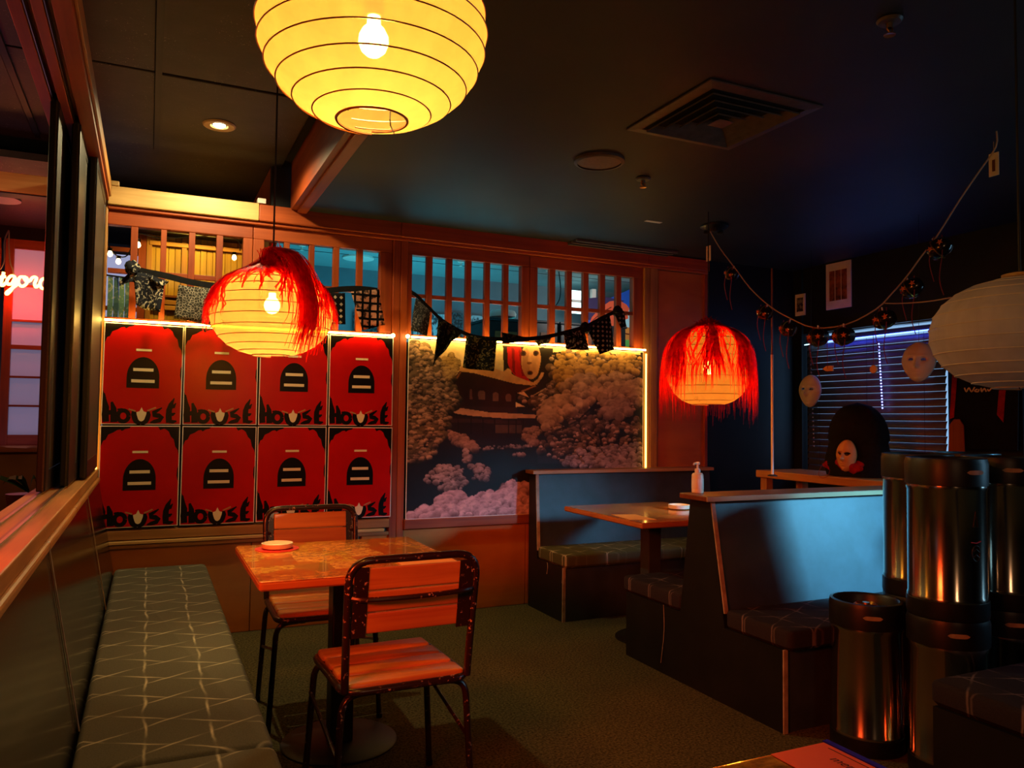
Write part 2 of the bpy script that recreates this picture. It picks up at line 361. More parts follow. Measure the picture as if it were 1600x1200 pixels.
def flag_mat(name, base, ink, kind, s):
    t = NT(name); tc = t.n('ShaderNodeTexCoord'); v = t.coords((1/s, 1/s, 1/s), 'Object')
    if kind == 'dots':
        v = t.coords((1/s, 1/s, 1/s), 'Object', (PI/2, 0, 0)); vo = t.n('ShaderNodeTexVoronoi', voronoi_dimensions='2D', distance='MANHATTAN'); vo.inputs['Scale'].default_value = 1.6; vo.inputs['Randomness'].default_value = .1; t.l(v, vo.inputs['Vector'])
        k = t.ramp(vo.outputs['Distance'], [(.26, (1, 1, 1)), (.32, (0, 0, 0))])
    elif kind == 'blobs':
        n = t.noise(v, 1, 3, .6, 1.5); k = t.ramp(n, [(.54, (0, 0, 0)), (.58, (1, 1, 1))])
    elif kind == 'star':
        v = t.coords((1/s, 1/s, 1/s), 'Object', (PI/2, 0, 0)); vo = t.n('ShaderNodeTexVoronoi', feature='DISTANCE_TO_EDGE', voronoi_dimensions='2D'); vo.inputs['Scale'].default_value = 3.2; t.l(v, vo.inputs['Vector']); vo.inputs['Randomness'].default_value = .9
        k = t.ramp(vo.outputs['Distance'], [(.05, (1, 1, 1)), (.16, (.12,)*3)])
        n = t.noise(v, 2.5, 3); k = t.math('MULTIPLY', k, t.ramp(n, [(.35, (.25,)*3), (.6, (1, 1, 1))]))
    elif kind == 'squares':
        br = t.n('ShaderNodeTexBrick', offset=0.0); br.inputs['Scale'].default_value = 1; br.inputs['Mortar Size'].default_value = .16
        br.inputs['Brick Width'].default_value = 1; br.inputs['Row Height'].default_value = 1; br.inputs['Mortar Smooth'].default_value = .1
        mp = t.coords((1/s, 1/s, 1/s), 'Object', (PI/2, 0, 0)); t.l(mp, br.inputs['Vector'])
        n = t.noise(v, 1.6, 4); k = t.math('MULTIPLY', t.math('SUBTRACT', 1, br.outputs['Fac']), t.ramp(n, [(.42, (.1,)*3), (.5, (1, 1, 1))]))
    c = t.mix(k, base, ink); fine = t.noise(t.coords((1, 1, 1)), 200, 2)
    d = t.bsdf(c, .9, 0, .15); tr = t.n('ShaderNodeBsdfTranslucent'); t.l(c, tr.inputs[0]); m = t.n('ShaderNodeMixShader'); m.inputs[0].default_value = .3
    t.l(d, m.inputs[1]); t.l(tr.outputs[0], m.inputs[2]); t.end(m.outputs[0])
flag_mat('flag_bones', lin('2c2e36'), lin('e4dcc0'), 'blobs', .034)
flag_mat('flag_asanoha', lin('2c2a24'), lin('d0c8b4'), 'star', .05)
flag_mat('flag_cross', lin('1a1a1e'), lin('d8ccb0'), 'dots', .062)
flag_mat('flag_animals', lin('101014'), lin('e0a884'), 'squares', .05)
flag_mat('flag_speckle', lin('3c4040'), lin('8c9088'), 'blobs', .02)
flag_mat('flag_leaf', lin('20221a'), lin('86804e'), 'blobs', .03)
flag_mat('flag_leaf_dark', lin('101010'), lin('4c4a34'), 'blobs', .03)
flag_mat('flag_cats', lin('0c0c0d'), lin('86807a'), 'blobs', .04)
flag_mat('flag_squares', lin('0c0c0e'), lin('8a847c'), 'dots', .055)
flag_mat('fringe_blue', lin('7ab0c8'), lin('c8dce0'), 'blobs', .05)

# ------------------------------------------------------------------ floor and ceilings
fl = box('floor', 'carpet', None, -3.2, 5.3, -2.6, 8.2, -.05, 0); fl['kind'] = 'structure'
cl = struct('ceiling', (0, 0, 0))
box('smooth_ceiling', 'ceiling_black', cl, .80, 5.3, -2.6, 5.06, ZC, ZC+.05)
box('tile_backing', 'grout_black', cl, -3.2, .80, -2.6, 5.06, ZT+.03, ZT+.06)
tile_me = None
for i, x in enumerate([-2.42, -1.82, -1.22, -.61, -.003]):
    for j in range(6):
        y1 = 5.02-j*1.165; y0 = max(-2.6, y1-1.165); w = .60 if i < 4 else .72
        if y1-y0 > 1.1 and i < 4 and tile_me is not None:
            o = bpy.data.objects.new('tile', tile_me); COL.objects.link(o); o.parent = cl; o.location = (x-tile_ref[0], y0-tile_ref[1], 0); continue
        o = box('tile', 'tile_black', cl, x+.008, x+w-.008, y0+.008, y1-.008, ZT+random.choice((0, .004)), ZT+.03, bevel=.004)
        if y1-y0 > 1.1 and i < 4: tile_me = o.data; tile_ref = (x, y0)
for x in (-.003, -.61): box('grid_bar', 'black_paint', cl, x-.014, x+.014, -2.6, 5.06, ZT-.006, ZT+.004)
# drop between the two ceilings
bk = struct('beam', (.8, 0, 0))
box('soffit_face', 'red_wood_Y', bk, .765, .80, -2.6, 4.96, ZC-.002, ZT+.03)
box('soffit_trim', 'red_wood_Y', bk, .80, .86, -2.6, 4.96, ZC-.018, ZC+.01, bevel=.004)
# rooms' outer walls
def wall(name, m, *b): o = box(name, m, None, *b); o['kind'] = 'structure'; return o
wall('wall_front', 'black_paint', -3.2, 5.3, -2.7, -2.6, 0, 3.0)
wall('wall_far_left', 'wainscot', -3.3, -3.2, -2.6, 8.2, 0, 3.0)
wr = struct('wall_right', (XR, 0, 0))
for b in ((XR, XR+.12, -2.6, .55, 0, ZC), (XR, XR+.12, .55, 4.88, 0, .86), (XR, XR+.12, .55, 4.88, 2.03, ZC), (XR, XR+.12, 3.08, 3.56, .86, 2.03), (XR, XR+.12, 4.90, 5.06, 0, ZC)):
    box('wall_section', 'black_paint', wr, *b)

# ------------------------------------------------------------------ the timber screen across the back
wb = struct('wall_back', (0, D, 0))
def B(name, m, x0, x1, z0, z1, y0=D-.03, y1=D+.05, bevel=.004, par=None): return box(name, m, par or wb, x0, x1, y0, y1, z0, z1, bevel=bevel)
B('beam_board', 'pale_wood', -.245, .575, 2.487, 2.592, D-.06, D+.06)  # pale board puts the downlit stretch of the beam into the wood colour
B('beam_board', 'red_wood_X', .577, 1.475, 2.487, 2.588, D-.06, D+.06)
B('beam_board', 'red_wood_X', 1.477, 3.43, 2.485, 2.588, D-.06, D+.06)
B('beam_board', 'red_wood_X', 3.432, 4.015, 2.485, 2.572, D-.055, D+.06)
B('beam_lip', 'red_wood_X', -.245, 4.015, 2.466, 2.485, D-.04, D+.05)
B('beam_bracket', 'pale_wood', -.235, -.19, 2.594, 2.622, D-.06, D); B('beam_bracket', 'white_plastic', .565, .615, 2.594, 2.626, D-.06, D)
B('post', 'oak_Z', -.285, -.243, .0, 2.6, D-.035)
B('post', 'red_wood_Z', 1.433, 1.482, .0, 2.466); B('post', 'red_wood_Z', 1.484, 1.532, .0, 2.466)
B('post', 'oak_Z', 3.412, 3.462, .0, 2.466); B('post', 'oak_Z', 3.464, 3.535, .0, 2.466)
B('ply_panel', 'ply', 3.537, 4.0, .58, 2.46, D-.012); B('post', 'red_wood_Z', 3.985, 4.015, 0, 2.48)
B('ply_panel', 'ply', 3.537, 4.0, 0, .575, D-.012)
B('back_board', 'black_paint', -.24, 3.41, .60, 1.80, D+.03)
# rails and panels below the pictures
B('rail', 'oak_X', -.24, 1.432, .585, .640, D-.045); B('rail', 'pale_wood', -.24, 1.40, .560, .580, D-.05); B('rail', 'oak_X', -.24, 1.432, .535, .557, D-.035)
B('rail', 'red_wood_X', 1.533, 3.41, .565, .628, D-.045)
B('ply_panel', 'ply', -.24, .585, 0, .533, D-.012); B('ply_panel', 'ply', .588, 1.24, 0, .533, D-.012); B('ply_panel', 'ply', 1.26, 1.432, 0, .533, D-.015)
B('ply_panel', 'ply', 1.533, 2.43, 0, .563, D-.012); B('ply_panel', 'ply', 2.433, 3.41, 0, .563, D-.012)
# lattice windows: one per sash, each bar a piece
CELLS = {1: [-.237, -.123, -.086, .035, .066, .187, .222, .340, .378, .493], 2: [.617, .735, .770, .890, .924, 1.043, 1.081, 1.196, 1.235, 1.350],
         3: [1.568, 1.671, 1.712, 1.815, 1.855, 1.956, 1.996, 2.097, 2.136, 2.239, 2.278, 2.381], 4: [2.506, 2.605, 2.652, 2.747, 2.790, 2.887, 2.931, 3.031, 3.075, 3.174, 3.217, 3.326]}
EXT = {1: (-.243, .548), 2: (.551, 1.431), 3: (1.534, 2.441), 4: (2.444, 3.411)}
for k, xs in CELLS.items():
    wn = struct('window_%d' % k, (0, D, 0)); a, b = EXT[k]; m = 'red_wood'
    zt, zm1, zm2, zb = 2.382, 2.136-.004*k, 2.109-.004*k, 1.850
    B('top_rail', m+'_X', a, b, zt, 2.464, D-.012, par=wn); B('bottom_rail', m+'_X', a, b, 1.822, zb, D-.012, par=wn)
    if xs[0]-a > .01: B('stile', m+'_Z', a, xs[0], zb, zt, D-.012, par=wn)
    B('stile', m+'_Z', xs[-1], b, zb, zt, D-.012, par=wn)
    for i in range(1, len(xs)-1, 2): B('muntin', m+'_Z', xs[i], xs[i+1], zb, zt, D-.008, D+.03, .002, wn)
    for i in range(0, len(xs), 2): B('muntin', m+'_X', xs[i], xs[i+1], zm2, zm1, D-.004, D+.026, .002, wn)
# black end of the back wall, beyond the screen
wall('wall_back_right', 'black_paint', 4.015, 5.07, D, D+.08, 0, ZC)
wall('wall_back_top', 'black_paint', .652, 4.015, D+.0, D+.06, 2.592, ZT+.06)

# ------------------------------------------------------------------ the wall of sliding screens beside the bench
wl = struct('wall_left', (-.25, 0, 0))
box('lower_wall', 'black_paint', wl, -.405, -.262, -2.6, 4.95, 0, .945)
t1 = struct('trim_1', (-.25, 0, .95))
box('sill_board', 'oak_Y', t1, -.415, -.247, -1.2, 4.95, .945, .99, bevel=.004)
box('sill_moulding', 'oak_Y', t1, -.262, -.236, 3.40, 4.95, .916, .943, bevel=.008)
box('sill_moulding', 'oak_Y', t1, -.262, -.236, 2.52, 3.397, .914, .943, bevel=.008)
box('sill_moulding', 'oak_Y', t1, -.262, -.236, -1.2, 2.517, .916, .943, bevel=.008)
for x in (-.307, -.364):
    box('track', 'steel_rail', t1, x-.004, x+.004, -1.2, 4.9, .990, .996); box('track_groove', 'cap_wood', t1, x-.016, x-.004, -1.2, 4.9, .989, .9915)
t2 = struct('trim_2', (-.25, 0, 2.5))
box('head_board', 'red_wood_Y', t2, -.415, -.24, -1.2, 4.93, 2.545, 2.60, bevel=.004)
for x0, x1 in ((-.415, -.376), (-.352, -.319), (-.295, -.24)): box('head_fillet', 'red_wood_Y', t2, x0, x1, -1.2, 4.93, 2.505, 2.545, bevel=.002)
box('head_edge', 'oak_Y', t2, -.24, -.228, -1.2, 4.93, 2.53, 2.604, bevel=.003)
for x in (-.364, -.307):
    box('head_track', 'steel_rail', t2, x-.009, x-.006, -1.2, 4.9, 2.51, 2.545)
def sliding_screen(x, y0, label, w=.10):
    t = thing('sliding_screen', label, 'sliding screen', (x, (y0+4.93)/2, 1.0), 'sliding screens parked at the screen wall')
    box('stile', 'frame_black', t, x-.016, x+.016, y0, y0+w, 1.0, 2.54, bevel=.004); box('stile', 'frame_black', t, x-.016, x+.016, 4.86, 4.93, 1.0, 2.54, bevel=.004)
    box('rail', 'frame_black', t, x-.016, x+.016, y0+w, 4.86, 1.0, 1.08, bevel=.003); box('rail', 'frame_black', t, x-.016, x+.016, y0+w, 4.86, 2.46, 2.54, bevel=.003)
    box('edge_strip', 'weave_brown', t, x+.004, x+.010, y0-.004, y0+.004, 1.0, 2.54)
    box('screen_panel', 'weave_brown', t, x-.008, x+.013, y0+w, 4.86, 1.08, 2.46)
sliding_screen(-.364, 3.45, 'black framed sliding screen standing farthest from the bench, in the outer sill track')
sliding_screen(-.307, 3.68, 'black framed sliding screen in the inner sill track, between two others', .3)
sliding_screen(-.268, 4.12, 'sliding screen with woven brown panel facing the room, beside the red posters', .04)

# ------------------------------------------------------------------ banquette along the sill
bq = thing('banquette_bench', 'long wall bench with grey star-patterned seat and glossy black back under the sill', 'bench', (.08, 2.2, 0))
box('bench_base', 'booth_end', bq, -.15, .28, -1.1, 4.94, 0, .33)
MB().rbox(-.15, .33, 2.19, 4.94, .335, .43, .035, 4).build('seat_cushion', 'seat_grey', bq, True)
MB().rbox(-.15, .33, -1.1, 2.183, .335, .43, .035, 4).build('seat_cushion', 'seat_grey', bq, True)
def leanpanel(y0, y1):
    mb = MB(); vs = [(-.152, y, .40) for y in (y0, y1)]+[(-.243, y, .935) for y in (y0, y1)]+[(-.17, y, .40) for y in (y0, y1)]+[(-.261, y, .935) for y in (y0, y1)]
    mb.add(vs, [(0, 1, 3, 2), (4, 6, 7, 5), (0, 2, 6, 4), (1, 5, 7, 3), (2, 3, 7, 6), (0, 4, 5, 1)]); return mb
for y0, y1 in ((3.985, 4.94), (2.50, 3.978), (.9, 2.493), (-1.1, .893)):
    leanpanel(y0, y1).build('back_panel', 'gloss_panel', bq, bevel=.003)
for y in (3.9815, 2.4965): 
    MB().tube([(-.149, y, .42), (-.238, y, .935)], .0022, 6).build('seam_strip', 'raw_edge', bq)

# ------------------------------------------------------------------ posters with HOUSE lettering
PX0, PZ0, PW, PH = -.243, .652, .4175, .5795
def stroke(mb, pts, ws, y):
    P = [Vector((p[0], 0, p[1])) for p in pts]; n = len(P); L = []
    for i in range(n):
        t = (P[min(i+1, n-1)]-P[max(i-1, 0)]).normalized(); s = Vector((-t.z, 0, t.x)); w = ws[i] if isinstance(ws, (list, tuple)) else ws
        L.append((P[i]+s*w/2, P[i]-s*w/2))
    vs = []; 
    for a, b in L: vs += [(a.x, y, a.z), (b.x, y, b.z)]
    mb.add(vs, [(2*i, 2*i+1, 2*i+3, 2*i+2) for i in range(n-1)])
def quad(p0, p1, p2, n=8): return [(p0[0]*(1-t)**2+2*p1[0]*t*(1-t)+p2[0]*t*t, p0[1]*(1-t)**2+2*p1[1]*t*(1-t)+p2[1]*t*t) for t in [i/n for i in range(n+1)]]
poster0 = thing('poster', 'x', 'poster', (0, 0, 0), 'red posters on the timber screen')
box('sheet', 'white_paper', poster0, 0, PW-.004, -.0012, .0012, 0, PH-.004)
box('red_print', 'poster_red', poster0, .005, PW-.009, -.0020, -.0010, .005, PH-.009)
def pu(u, v): return (.005+u*(PW-.014), .005+v*(PH-.014))
def ragpoly(uv, nm='black_print'):
    rag = MB(); rag.add([(pu(u, v)[0], -.0026, pu(u, v)[1]) for u, v in uv], [tuple(range(len(uv)))]); rag.build(nm, 'poster_black', poster0)   # ragged black corners of the print
ragpoly([(0, 1), (0, .80), (.03, .86), (.06, .87), (.09, .92), (.15, .94), (.20, .965), (.24, .97), (.26, .955), (.30, .975), (.36, .985), (.37, 1)])
ragpoly([(1, 1), (.72, 1), (.75, .965), (.80, .98), (.83, .97), (.86, .95), (.89, .90), (.93, .87), (.95, .80), (.985, .76), (1, .70)])
ragpoly([(0, .33), (.012, .31), (.022, .27), (.03, .2), (.02, .12), (0, .1)]); ragpoly([(1, .6), (.985, .57), (.98, .5), (.99, .46), (1, .44)])
mo = MB()                                               # plain abstract device: an arch with two bands
c0 = [pu(.5+.21*math.cos(a), .47+.17*math.sin(a)*1.2) for a in [i*PI/20 for i in range(21)]]
mo.add([(x, -.0026, z) for x, z in c0+[pu(.29, .36), pu(.71, .36)]], [tuple(range(23))]); mo.build('dark_device', 'poster_black', poster0)
for v, w, u0, u1 in ((.545, .030, .37, .63), (.43, .030, .35, .65)):
    st = MB(); stroke(st, [pu(u0, v), pu(u1, v)], w*PH, -.0032); st.build('cream_bar', 'cream', poster0)
st = MB(); stroke(st, [pu(.40, .745), pu(.60, .745)], .022*PH, -.0032); st.build('cream_bar', 'cream', poster0)
def letter(strokes):
    mb = MB()
    for k, (pts, ws) in enumerate(strokes):
        q = [pu(*p) for p in pts]; stroke(mb, q, [w*PW for w in ws] if isinstance(ws, (list, tuple)) else ws*PW, -.0027-.0001*k)
    mb.build('letter', 'poster_black', poster0)
letter([([(.022, .30), (.03, .22), (.045, .16), (.04, .09), (.05, .015)], [.01, .05, .08, .085, .08]), ([(.115, .215), (.14, .15), (.145, .09), (.15, .012)], [.03, .07, .08, .085]), ([(.05, .098), (.10, .11), (.15, .098)], .062)])
ring = [(.265+.068*math.cos(a), .075+.055*math.sin(a)) for a in [i*2*PI/18 for i in range(19)]]
letter([(ring, .056), ([(.19, .14), (.24, .137), (.30, .12)], [.02, .045, .05])])
letter([(quad((.395, .13), (.41, -.01), (.49, .022), 8)+quad((.49, .022), (.57, -.01), (.585, .125), 8)[1:], [.04]+[.072]*15+[.03])])
letter([([(.76, .165), (.70, .135), (.655, .115), (.66, .09), (.72, .082), (.755, .065), (.73, .035), (.66, .022), (.61, .012)], [.015, .04, .058, .064, .066, .068, .062, .05, .015])])
letter([([(.915, .265), (.875, .20), (.852, .14), (.85, .08), (.856, .012)], [.012, .06, .075, .08, .075]), ([(.86, .028), (.91, .022), (.955, .03)], [.05, .05, .02]), ([(.86, .098), (.905, .098), (.935, .112)], [.045, .045, .015]), ([(.865, .172), (.91, .178), (.94, .215)], [.05, .05, .01])])
em = MB(); em.add([(pu(u, v)[0], -.0036, pu(u, v)[1]) for u, v in ((.435, .09), (.455, .045), (.47, .03), (.495, .022), (.52, .03), (.535, .045), (.555, .09), (.56, .115), (.52, .125), (.495, .165), (.47, .125), (.43, .115))], [tuple(range(12))]); em.build('cream_shield', 'cream', poster0)
for (a, b) in (((.33, .145), (.42, .125)), ((.57, .13), (.68, .165))):
    sm = MB(); stroke(sm, [pu(*a), pu(*b)], .014*PH, -.0030); sm.build('tan_scroll', 'tan_ink', poster0)
ords = ['first', 'second', 'third', 'fourth']
for r in range(2):
    for c in range(4):
        p = poster0 if (r, c) == (0, 0) else copy_tree(poster0)
        p.location = (PX0+c*.4225, D-.047, PZ0+.004+(1-r)*.584); p.rotation_euler = (0, (.004, -.003, .002, -.002)[(c+r) % 4], 0)
        p['label'] = 'red printed poster with black title letters, %s from the bench in the %s row' % (ords[c], ('upper', 'lower')[r])

# ------------------------------------------------------------------ snow picture (printed sheet, colours per vertex)
mural = None
def make_mural():
    A, Bc = at(638, 534, 1, D-.03), at(988, 735, 1, D-.03)
    x0, x1, z0, z1 = 1.548, 3.398, .632, 1.812; NX, NZ = 420, 268
    gx, gz = np.meshgrid(np.linspace(x0, x1, NX), np.linspace(z1, z0, NZ)); img = np.zeros((NZ, NX, 3)); img[:] = (44, 30, 30)
    def w(xz, yz):
        p = at(600+xz/3.75, 500+yz/3.75, 1, D-.03); return (p.x, p.z)
    def inside(pts):
        P = [w(*p) for p in pts]; m = np.zeros((NZ, NX), bool)
        for i in range(len(P)):
            (ax, az), (bx, bz) = P[i], P[i-1]
            if abs(az-bz) < 1e-9: continue
            c = ((az > gz) != (bz > gz)) & (gx < (bx-ax)*(gz-az)/(bz-az)+ax); m ^= c
        return m
    def fill(pts, col, a=1.0):
        m = inside(pts); img[m] = img[m]*(1-a)+np.array(col)*a; return m
    def noise(n, k):
        out = np.zeros((NZ, NX)); amp = 1
        for o in range(k):
            m = n*2**o; g = NR.rand(m+2, int(m*1.6)+3); yy = np.linspace(0, m, NZ); xx = np.linspace(0, int(m*1.6), NX)
            yi, xi = yy.astype(int), xx.astype(int); fy, fx = (yy-yi)[:, None], (xx-xi)[None]
            fy, fx = fy*fy*(3-2*fy), fx*fx*(3-2*fx)
            v = g[yi][:, xi]*(1-fy)*(1-fx)+g[yi+1][:, xi]*fy*(1-fx)+g[yi][:, xi+1]*(1-fy)*fx+g[yi+1][:, xi+1]*fy*fx
            out += (v-.5)*amp; amp *= .55
        return out
    n1, n2 = noise(6, 5), noise(30, 3)
    def clumps(pts, n, r0, r1, hi, lo, keep=1.0, seed=0):
        R = np.random.RandomState(seed); m = inside(pts); zz, xx = np.nonzero(m)
        if len(zz) == 0: return
        idx = R.randint(0, len(zz), n); cs = sorted([(zz[i]+0, xx[i]) for i in idx]); hi, lo = np.array(hi, float), np.array(lo, float)
        for (cz, cx) in cs:
            if R.rand() > keep: continue
            r = R.uniform(r0, r1); k = int(r)+1; a0, a1, b0, b1 = max(0, cz-k), min(NZ, cz+k+1), max(0, cx-k), min(NX, cx+k+1)
            dz, dx = np.mgrid[a0:a1, b0:b1]; dz = (dz-cz)/(r*.8); dx = (dx-cx)/r; q = dz*dz+dx*dx; mk = q < 1
            s = np.clip(.62-dz*.55-dx*.12+n2[a0:a1, b0:b1]*.5, 0, 1)*R.uniform(.75, 1.05); s = np.clip(s, 0, 1)[..., None]
            c = lo+(hi-lo)*s; img[a0:a1, b0:b1][mk] = c[mk]
    fill([(120, 100), (1500, 180), (1500, 520), (120, 500)], (222, 208, 176))  # white sky painted cream, with the LED strip's yellow in the colour
    # face between curtain and hair
    fill([(695, 150), (990, 165), (985, 380), (940, 400), (850, 455), (740, 330), (700, 300)], (44, 34, 18))
    fill([(722, 158), (800, 158), (815, 250), (830, 330), (870, 372), (790, 345), (742, 300), (722, 250)], (196, 14, 10)); fill([(745, 160), (762, 160), (768, 320), (752, 300)], (110, 6, 6), .7); fill([(785, 160), (797, 160), (822, 330), (806, 330)], (120, 6, 6), .7)
    def ell(cx, cy, rx, ry, col, a=1): fill([(cx+rx*math.cos(t), cy+ry*math.sin(t)) for t in np.linspace(0, 2*PI, 28, endpoint=False)], col, a)
    ell(860, 235, 58, 112, (206, 168, 132)); ell(832, 250, 22, 85, (150, 108, 84), .35); ell(815, 196, 17, 17, (88, 50, 38)); ell(888, 194, 17, 17, (88, 50, 38)); ell(816, 196, 9, 10, (30, 14, 10)); ell(887, 194, 9, 10, (30, 14, 10))
    ell(850, 252, 15, 8, (120, 74, 58), .8); fill([(846, 200), (858, 200), (862, 246), (842, 246)], (226, 190, 156), .6); ell(854, 310, 17, 14, (130, 60, 48)); ell(854, 311, 12, 9, (40, 18, 16))
    fill([(918, 160), (985, 165), (985, 380), (900, 420), (905, 300), (920, 230)], (36, 26, 16), .9)
    # temple
    fill([(380, 372), (440, 300), (640, 318), (875, 375), (905, 400), (770, 430), (770, 512), (440, 512), (438, 420)], (62, 32, 28))
    fill([(436, 300), (455, 268), (560, 280), (640, 282), (702, 302), (722, 282), (742, 292), (748, 318), (800, 342), (872, 366), (900, 345), (922, 306), (938, 306), (930, 330), (895, 378), (862, 384), (760, 372), (640, 340), (520, 310)], (212, 176, 138))
    fill([(380, 370), (420, 340), (446, 300), (452, 306), (425, 352)], (150, 108, 80)); fill([(800, 416), (885, 382), (890, 388), (806, 424)], (170, 130, 100))
    for cx, cy, ww, hh in ((508, 432, 8, 34), (571, 436, 20, 30), (653, 446, 18, 28), (728, 452, 16, 24)):
        fill([(cx-ww, cy+hh), (cx-ww, cy-hh*.3)]+[(cx-ww*math.cos(t), cy-hh*.3-hh*.5*math.sin(t)) for t in np.linspace(0, PI, 8)]+[(cx+ww, cy+hh)], (128, 98, 94))
    fill([(435, 505), (780, 512), (780, 545), (430, 530)], (70, 44, 42))
    fill([(380, 560), (880, 580), (815, 640), (815, 745), (420, 745), (380, 640)], (52, 32, 32))
    fill([(650, 612), (805, 615), (805, 664), (650, 664)], (104, 84, 80)); fill([(390, 575), (800, 590), (800, 608), (390, 600)], (78, 52, 48))
    for x in (430, 505, 575, 645, 725, 770, 812): fill([(x, 575), (x+6, 575), (x+6, 670), (x, 670)], (36, 20, 20))
    fill([(374, 532), (420, 522), (452, 516), (620, 542), (760, 547), (892, 556), (884, 576), (700, 576), (520, 562), (430, 550)], (206, 172, 150))
    # water
    fill([(130, 735), (1500, 735), (1500, 900), (835, 1000), (835, 1180), (120, 1180)], (40, 30, 34)); fill([(900, 770), (1070, 770), (1070, 840), (900, 840)], (72, 62, 66), .6)
    img[:] = img*(1+n1[..., None]*.22)
    # trees
    T1 = [(140, 130), (215, 140), (262, 185), (300, 230), (340, 262), (400, 330), (420, 420), (440, 470), (400, 520), (370, 640), (300, 800), (130, 840)]
    fill(T1, (34, 26, 18)); clumps(T1, 420, 5, 11, (138, 124, 100), (30, 22, 16), .55, 1); clumps(T1, 520, 2, 5.5, (206, 182, 158), (36, 26, 20), .6, 2)
    T1b = [(335, 225), (395, 200), (440, 235), (446, 262), (410, 320), (372, 370), (340, 280)]; fill(T1b, (104, 84, 52)); clumps(T1b, 130, 2, 5, (206, 184, 138), (88, 66, 40), 1, 3)
    clumps([(380, 650), (470, 680), (540, 740), (555, 765), (480, 760), (400, 710)], 90, 3, 7, (200, 170, 160), (70, 50, 48), 1, 4)
    T2 = [(985, 190), (1060, 185), (1500, 205), (1500, 890), (1060, 850), (900, 760), (830, 700), (870, 620), (960, 640), (900, 560), (850, 520), (770, 480), (772, 425), (850, 455), (960, 400), (985, 340), (960, 250)]
    fill(T2, (36, 28, 27)); clumps(T2, 560, 4, 10, (140, 122, 108), (32, 24, 24), .5, 5); clumps(T2, 800, 2, 5, (206, 188, 174), (38, 28, 28), .55, 6)
    clumps([(985, 185), (1500, 205), (1500, 330), (1200, 330), (1020, 420)], 170, 4, 9, (206, 180, 120), (92, 70, 42), .8, 7)
    clumps([(1080, 350), (1290, 320), (1500, 340), (1500, 480), (1250, 460), (1000, 610), (940, 620), (900, 560)], 190, 6, 13, (204, 184, 166), (84, 68, 62), .8, 8)
    clumps([(930, 540), (1010, 560), (990, 640), (945, 640)], 22, 6, 11, (196, 178, 160), (120, 100, 92), 1, 18); clumps([(1270, 480), (1400, 470), (1440, 560), (1300, 580)], 40, 7, 12, (186, 172, 164), (104, 90, 88), 1, 19)
    for a, b in (((1240, 490), (1130, 590)), ((1130, 590), (1000, 650)), ((1280, 760), (1260, 660)), ((1230, 700), (1170, 640))):
        fill([(a[0]-6, a[1]), (a[0]+6, a[1]+4), (b[0]+6, b[1]+4), (b[0]-6, b[1])], (30, 22, 22), .9)
    clumps([(1060, 800), (1180, 750), (1500, 730), (1500, 890), (1050, 850)], 240, 3, 7, (190, 190, 206), (80, 74, 84), .85, 9); clumps([(815, 640), (900, 630), (890, 740), (820, 700)], 50, 3, 6.5, (186, 164, 156), (80, 62, 60), .9, 10)
    # shore and rocks under snow
    clumps([(555, 750), (690, 732), (870, 738), (860, 748), (690, 756), (560, 764)], 60, 1.5, 3, (190, 176, 176), (60, 50, 54), .9, 11)
    for pts, n, s in (([(205, 950), (330, 850), (400, 845), (480, 880), (380, 910), (300, 960)], 60, 12), ([(330, 900), (420, 870), (480, 950), (440, 1000), (330, 990)], 70, 13), ([(500, 850), (600, 850), (625, 890), (610, 940), (520, 930)], 60, 14), ([(460, 765), (490, 760), (520, 830), (460, 840)], 24, 15), ([(750, 785), (815, 780), (815, 795), (760, 795)], 12, 16)):
        clumps(pts, n, 2, 6, (206, 184, 180), (70, 54, 54), .9, s)
    F1 = [(125, 1165), (180, 1110), (300, 1090), (330, 1040), (400, 1015), (520, 1040), (600, 1020), (665, 1000), (690, 955), (760, 950), (800, 960), (900, 960), (1000, 1000), (1450, 1000), (1460, 1185), (125, 1185)]
    fill(F1, (150, 112, 112)); clumps(F1, 560, 5, 10, (236, 196, 196), (132, 92, 94), 1, 17)
    img[:] = np.clip(img*(1+n2[..., None]*.10), 0, 255); c = (img/255)**1.22*.94*np.array((1.04, .95, .92)); c = np.where(c <= .04045, c/12.92, ((c+.055)/1.055)**2.4)
    me = bpy.data.meshes.new('picture_sheet'); V = np.stack([gx.ravel(), np.full(gx.size, D-.034), gz.ravel()], 1)
    i = np.arange(NZ*NX).reshape(NZ, NX); Fc = np.stack([i[:-1, :-1], i[1:, :-1], i[1:, 1:], i[:-1, 1:]], -1).reshape(-1, 4)
    t = thing('snow_garden_picture', 'large printed picture of a snowy temple garden with a pale face above the roof', 'picture', ((x0+x1)/2, D-.03, z0))
    o0 = Vector(t.location); V = V-np.array(o0)
    me.from_pydata(V.tolist(), [], Fc.tolist()); at_ = me.color_attributes.new('print', 'FLOAT_COLOR', 'POINT')
    at_.data.foreach_set('color', np.concatenate([c.reshape(-1, 3), np.ones((NX*NZ, 1))], 1).ravel().astype(np.float32))
    tt = NT('picture_print'); a = tt.n('ShaderNodeAttribute', attribute_name='print'); tt.end(tt.bsdf(a.outputs['Color'], .45, 0, .35)); me.materials.append(M['picture_print'])
    o = bpy.data.objects.new('picture_print', me); COL.objects.link(o); o.parent = t
    box('picture_board', 'white_paper', t, x0-.004, x1+.004, D-.033, D-.027, z0-.004, z1+.004)
make_mural()

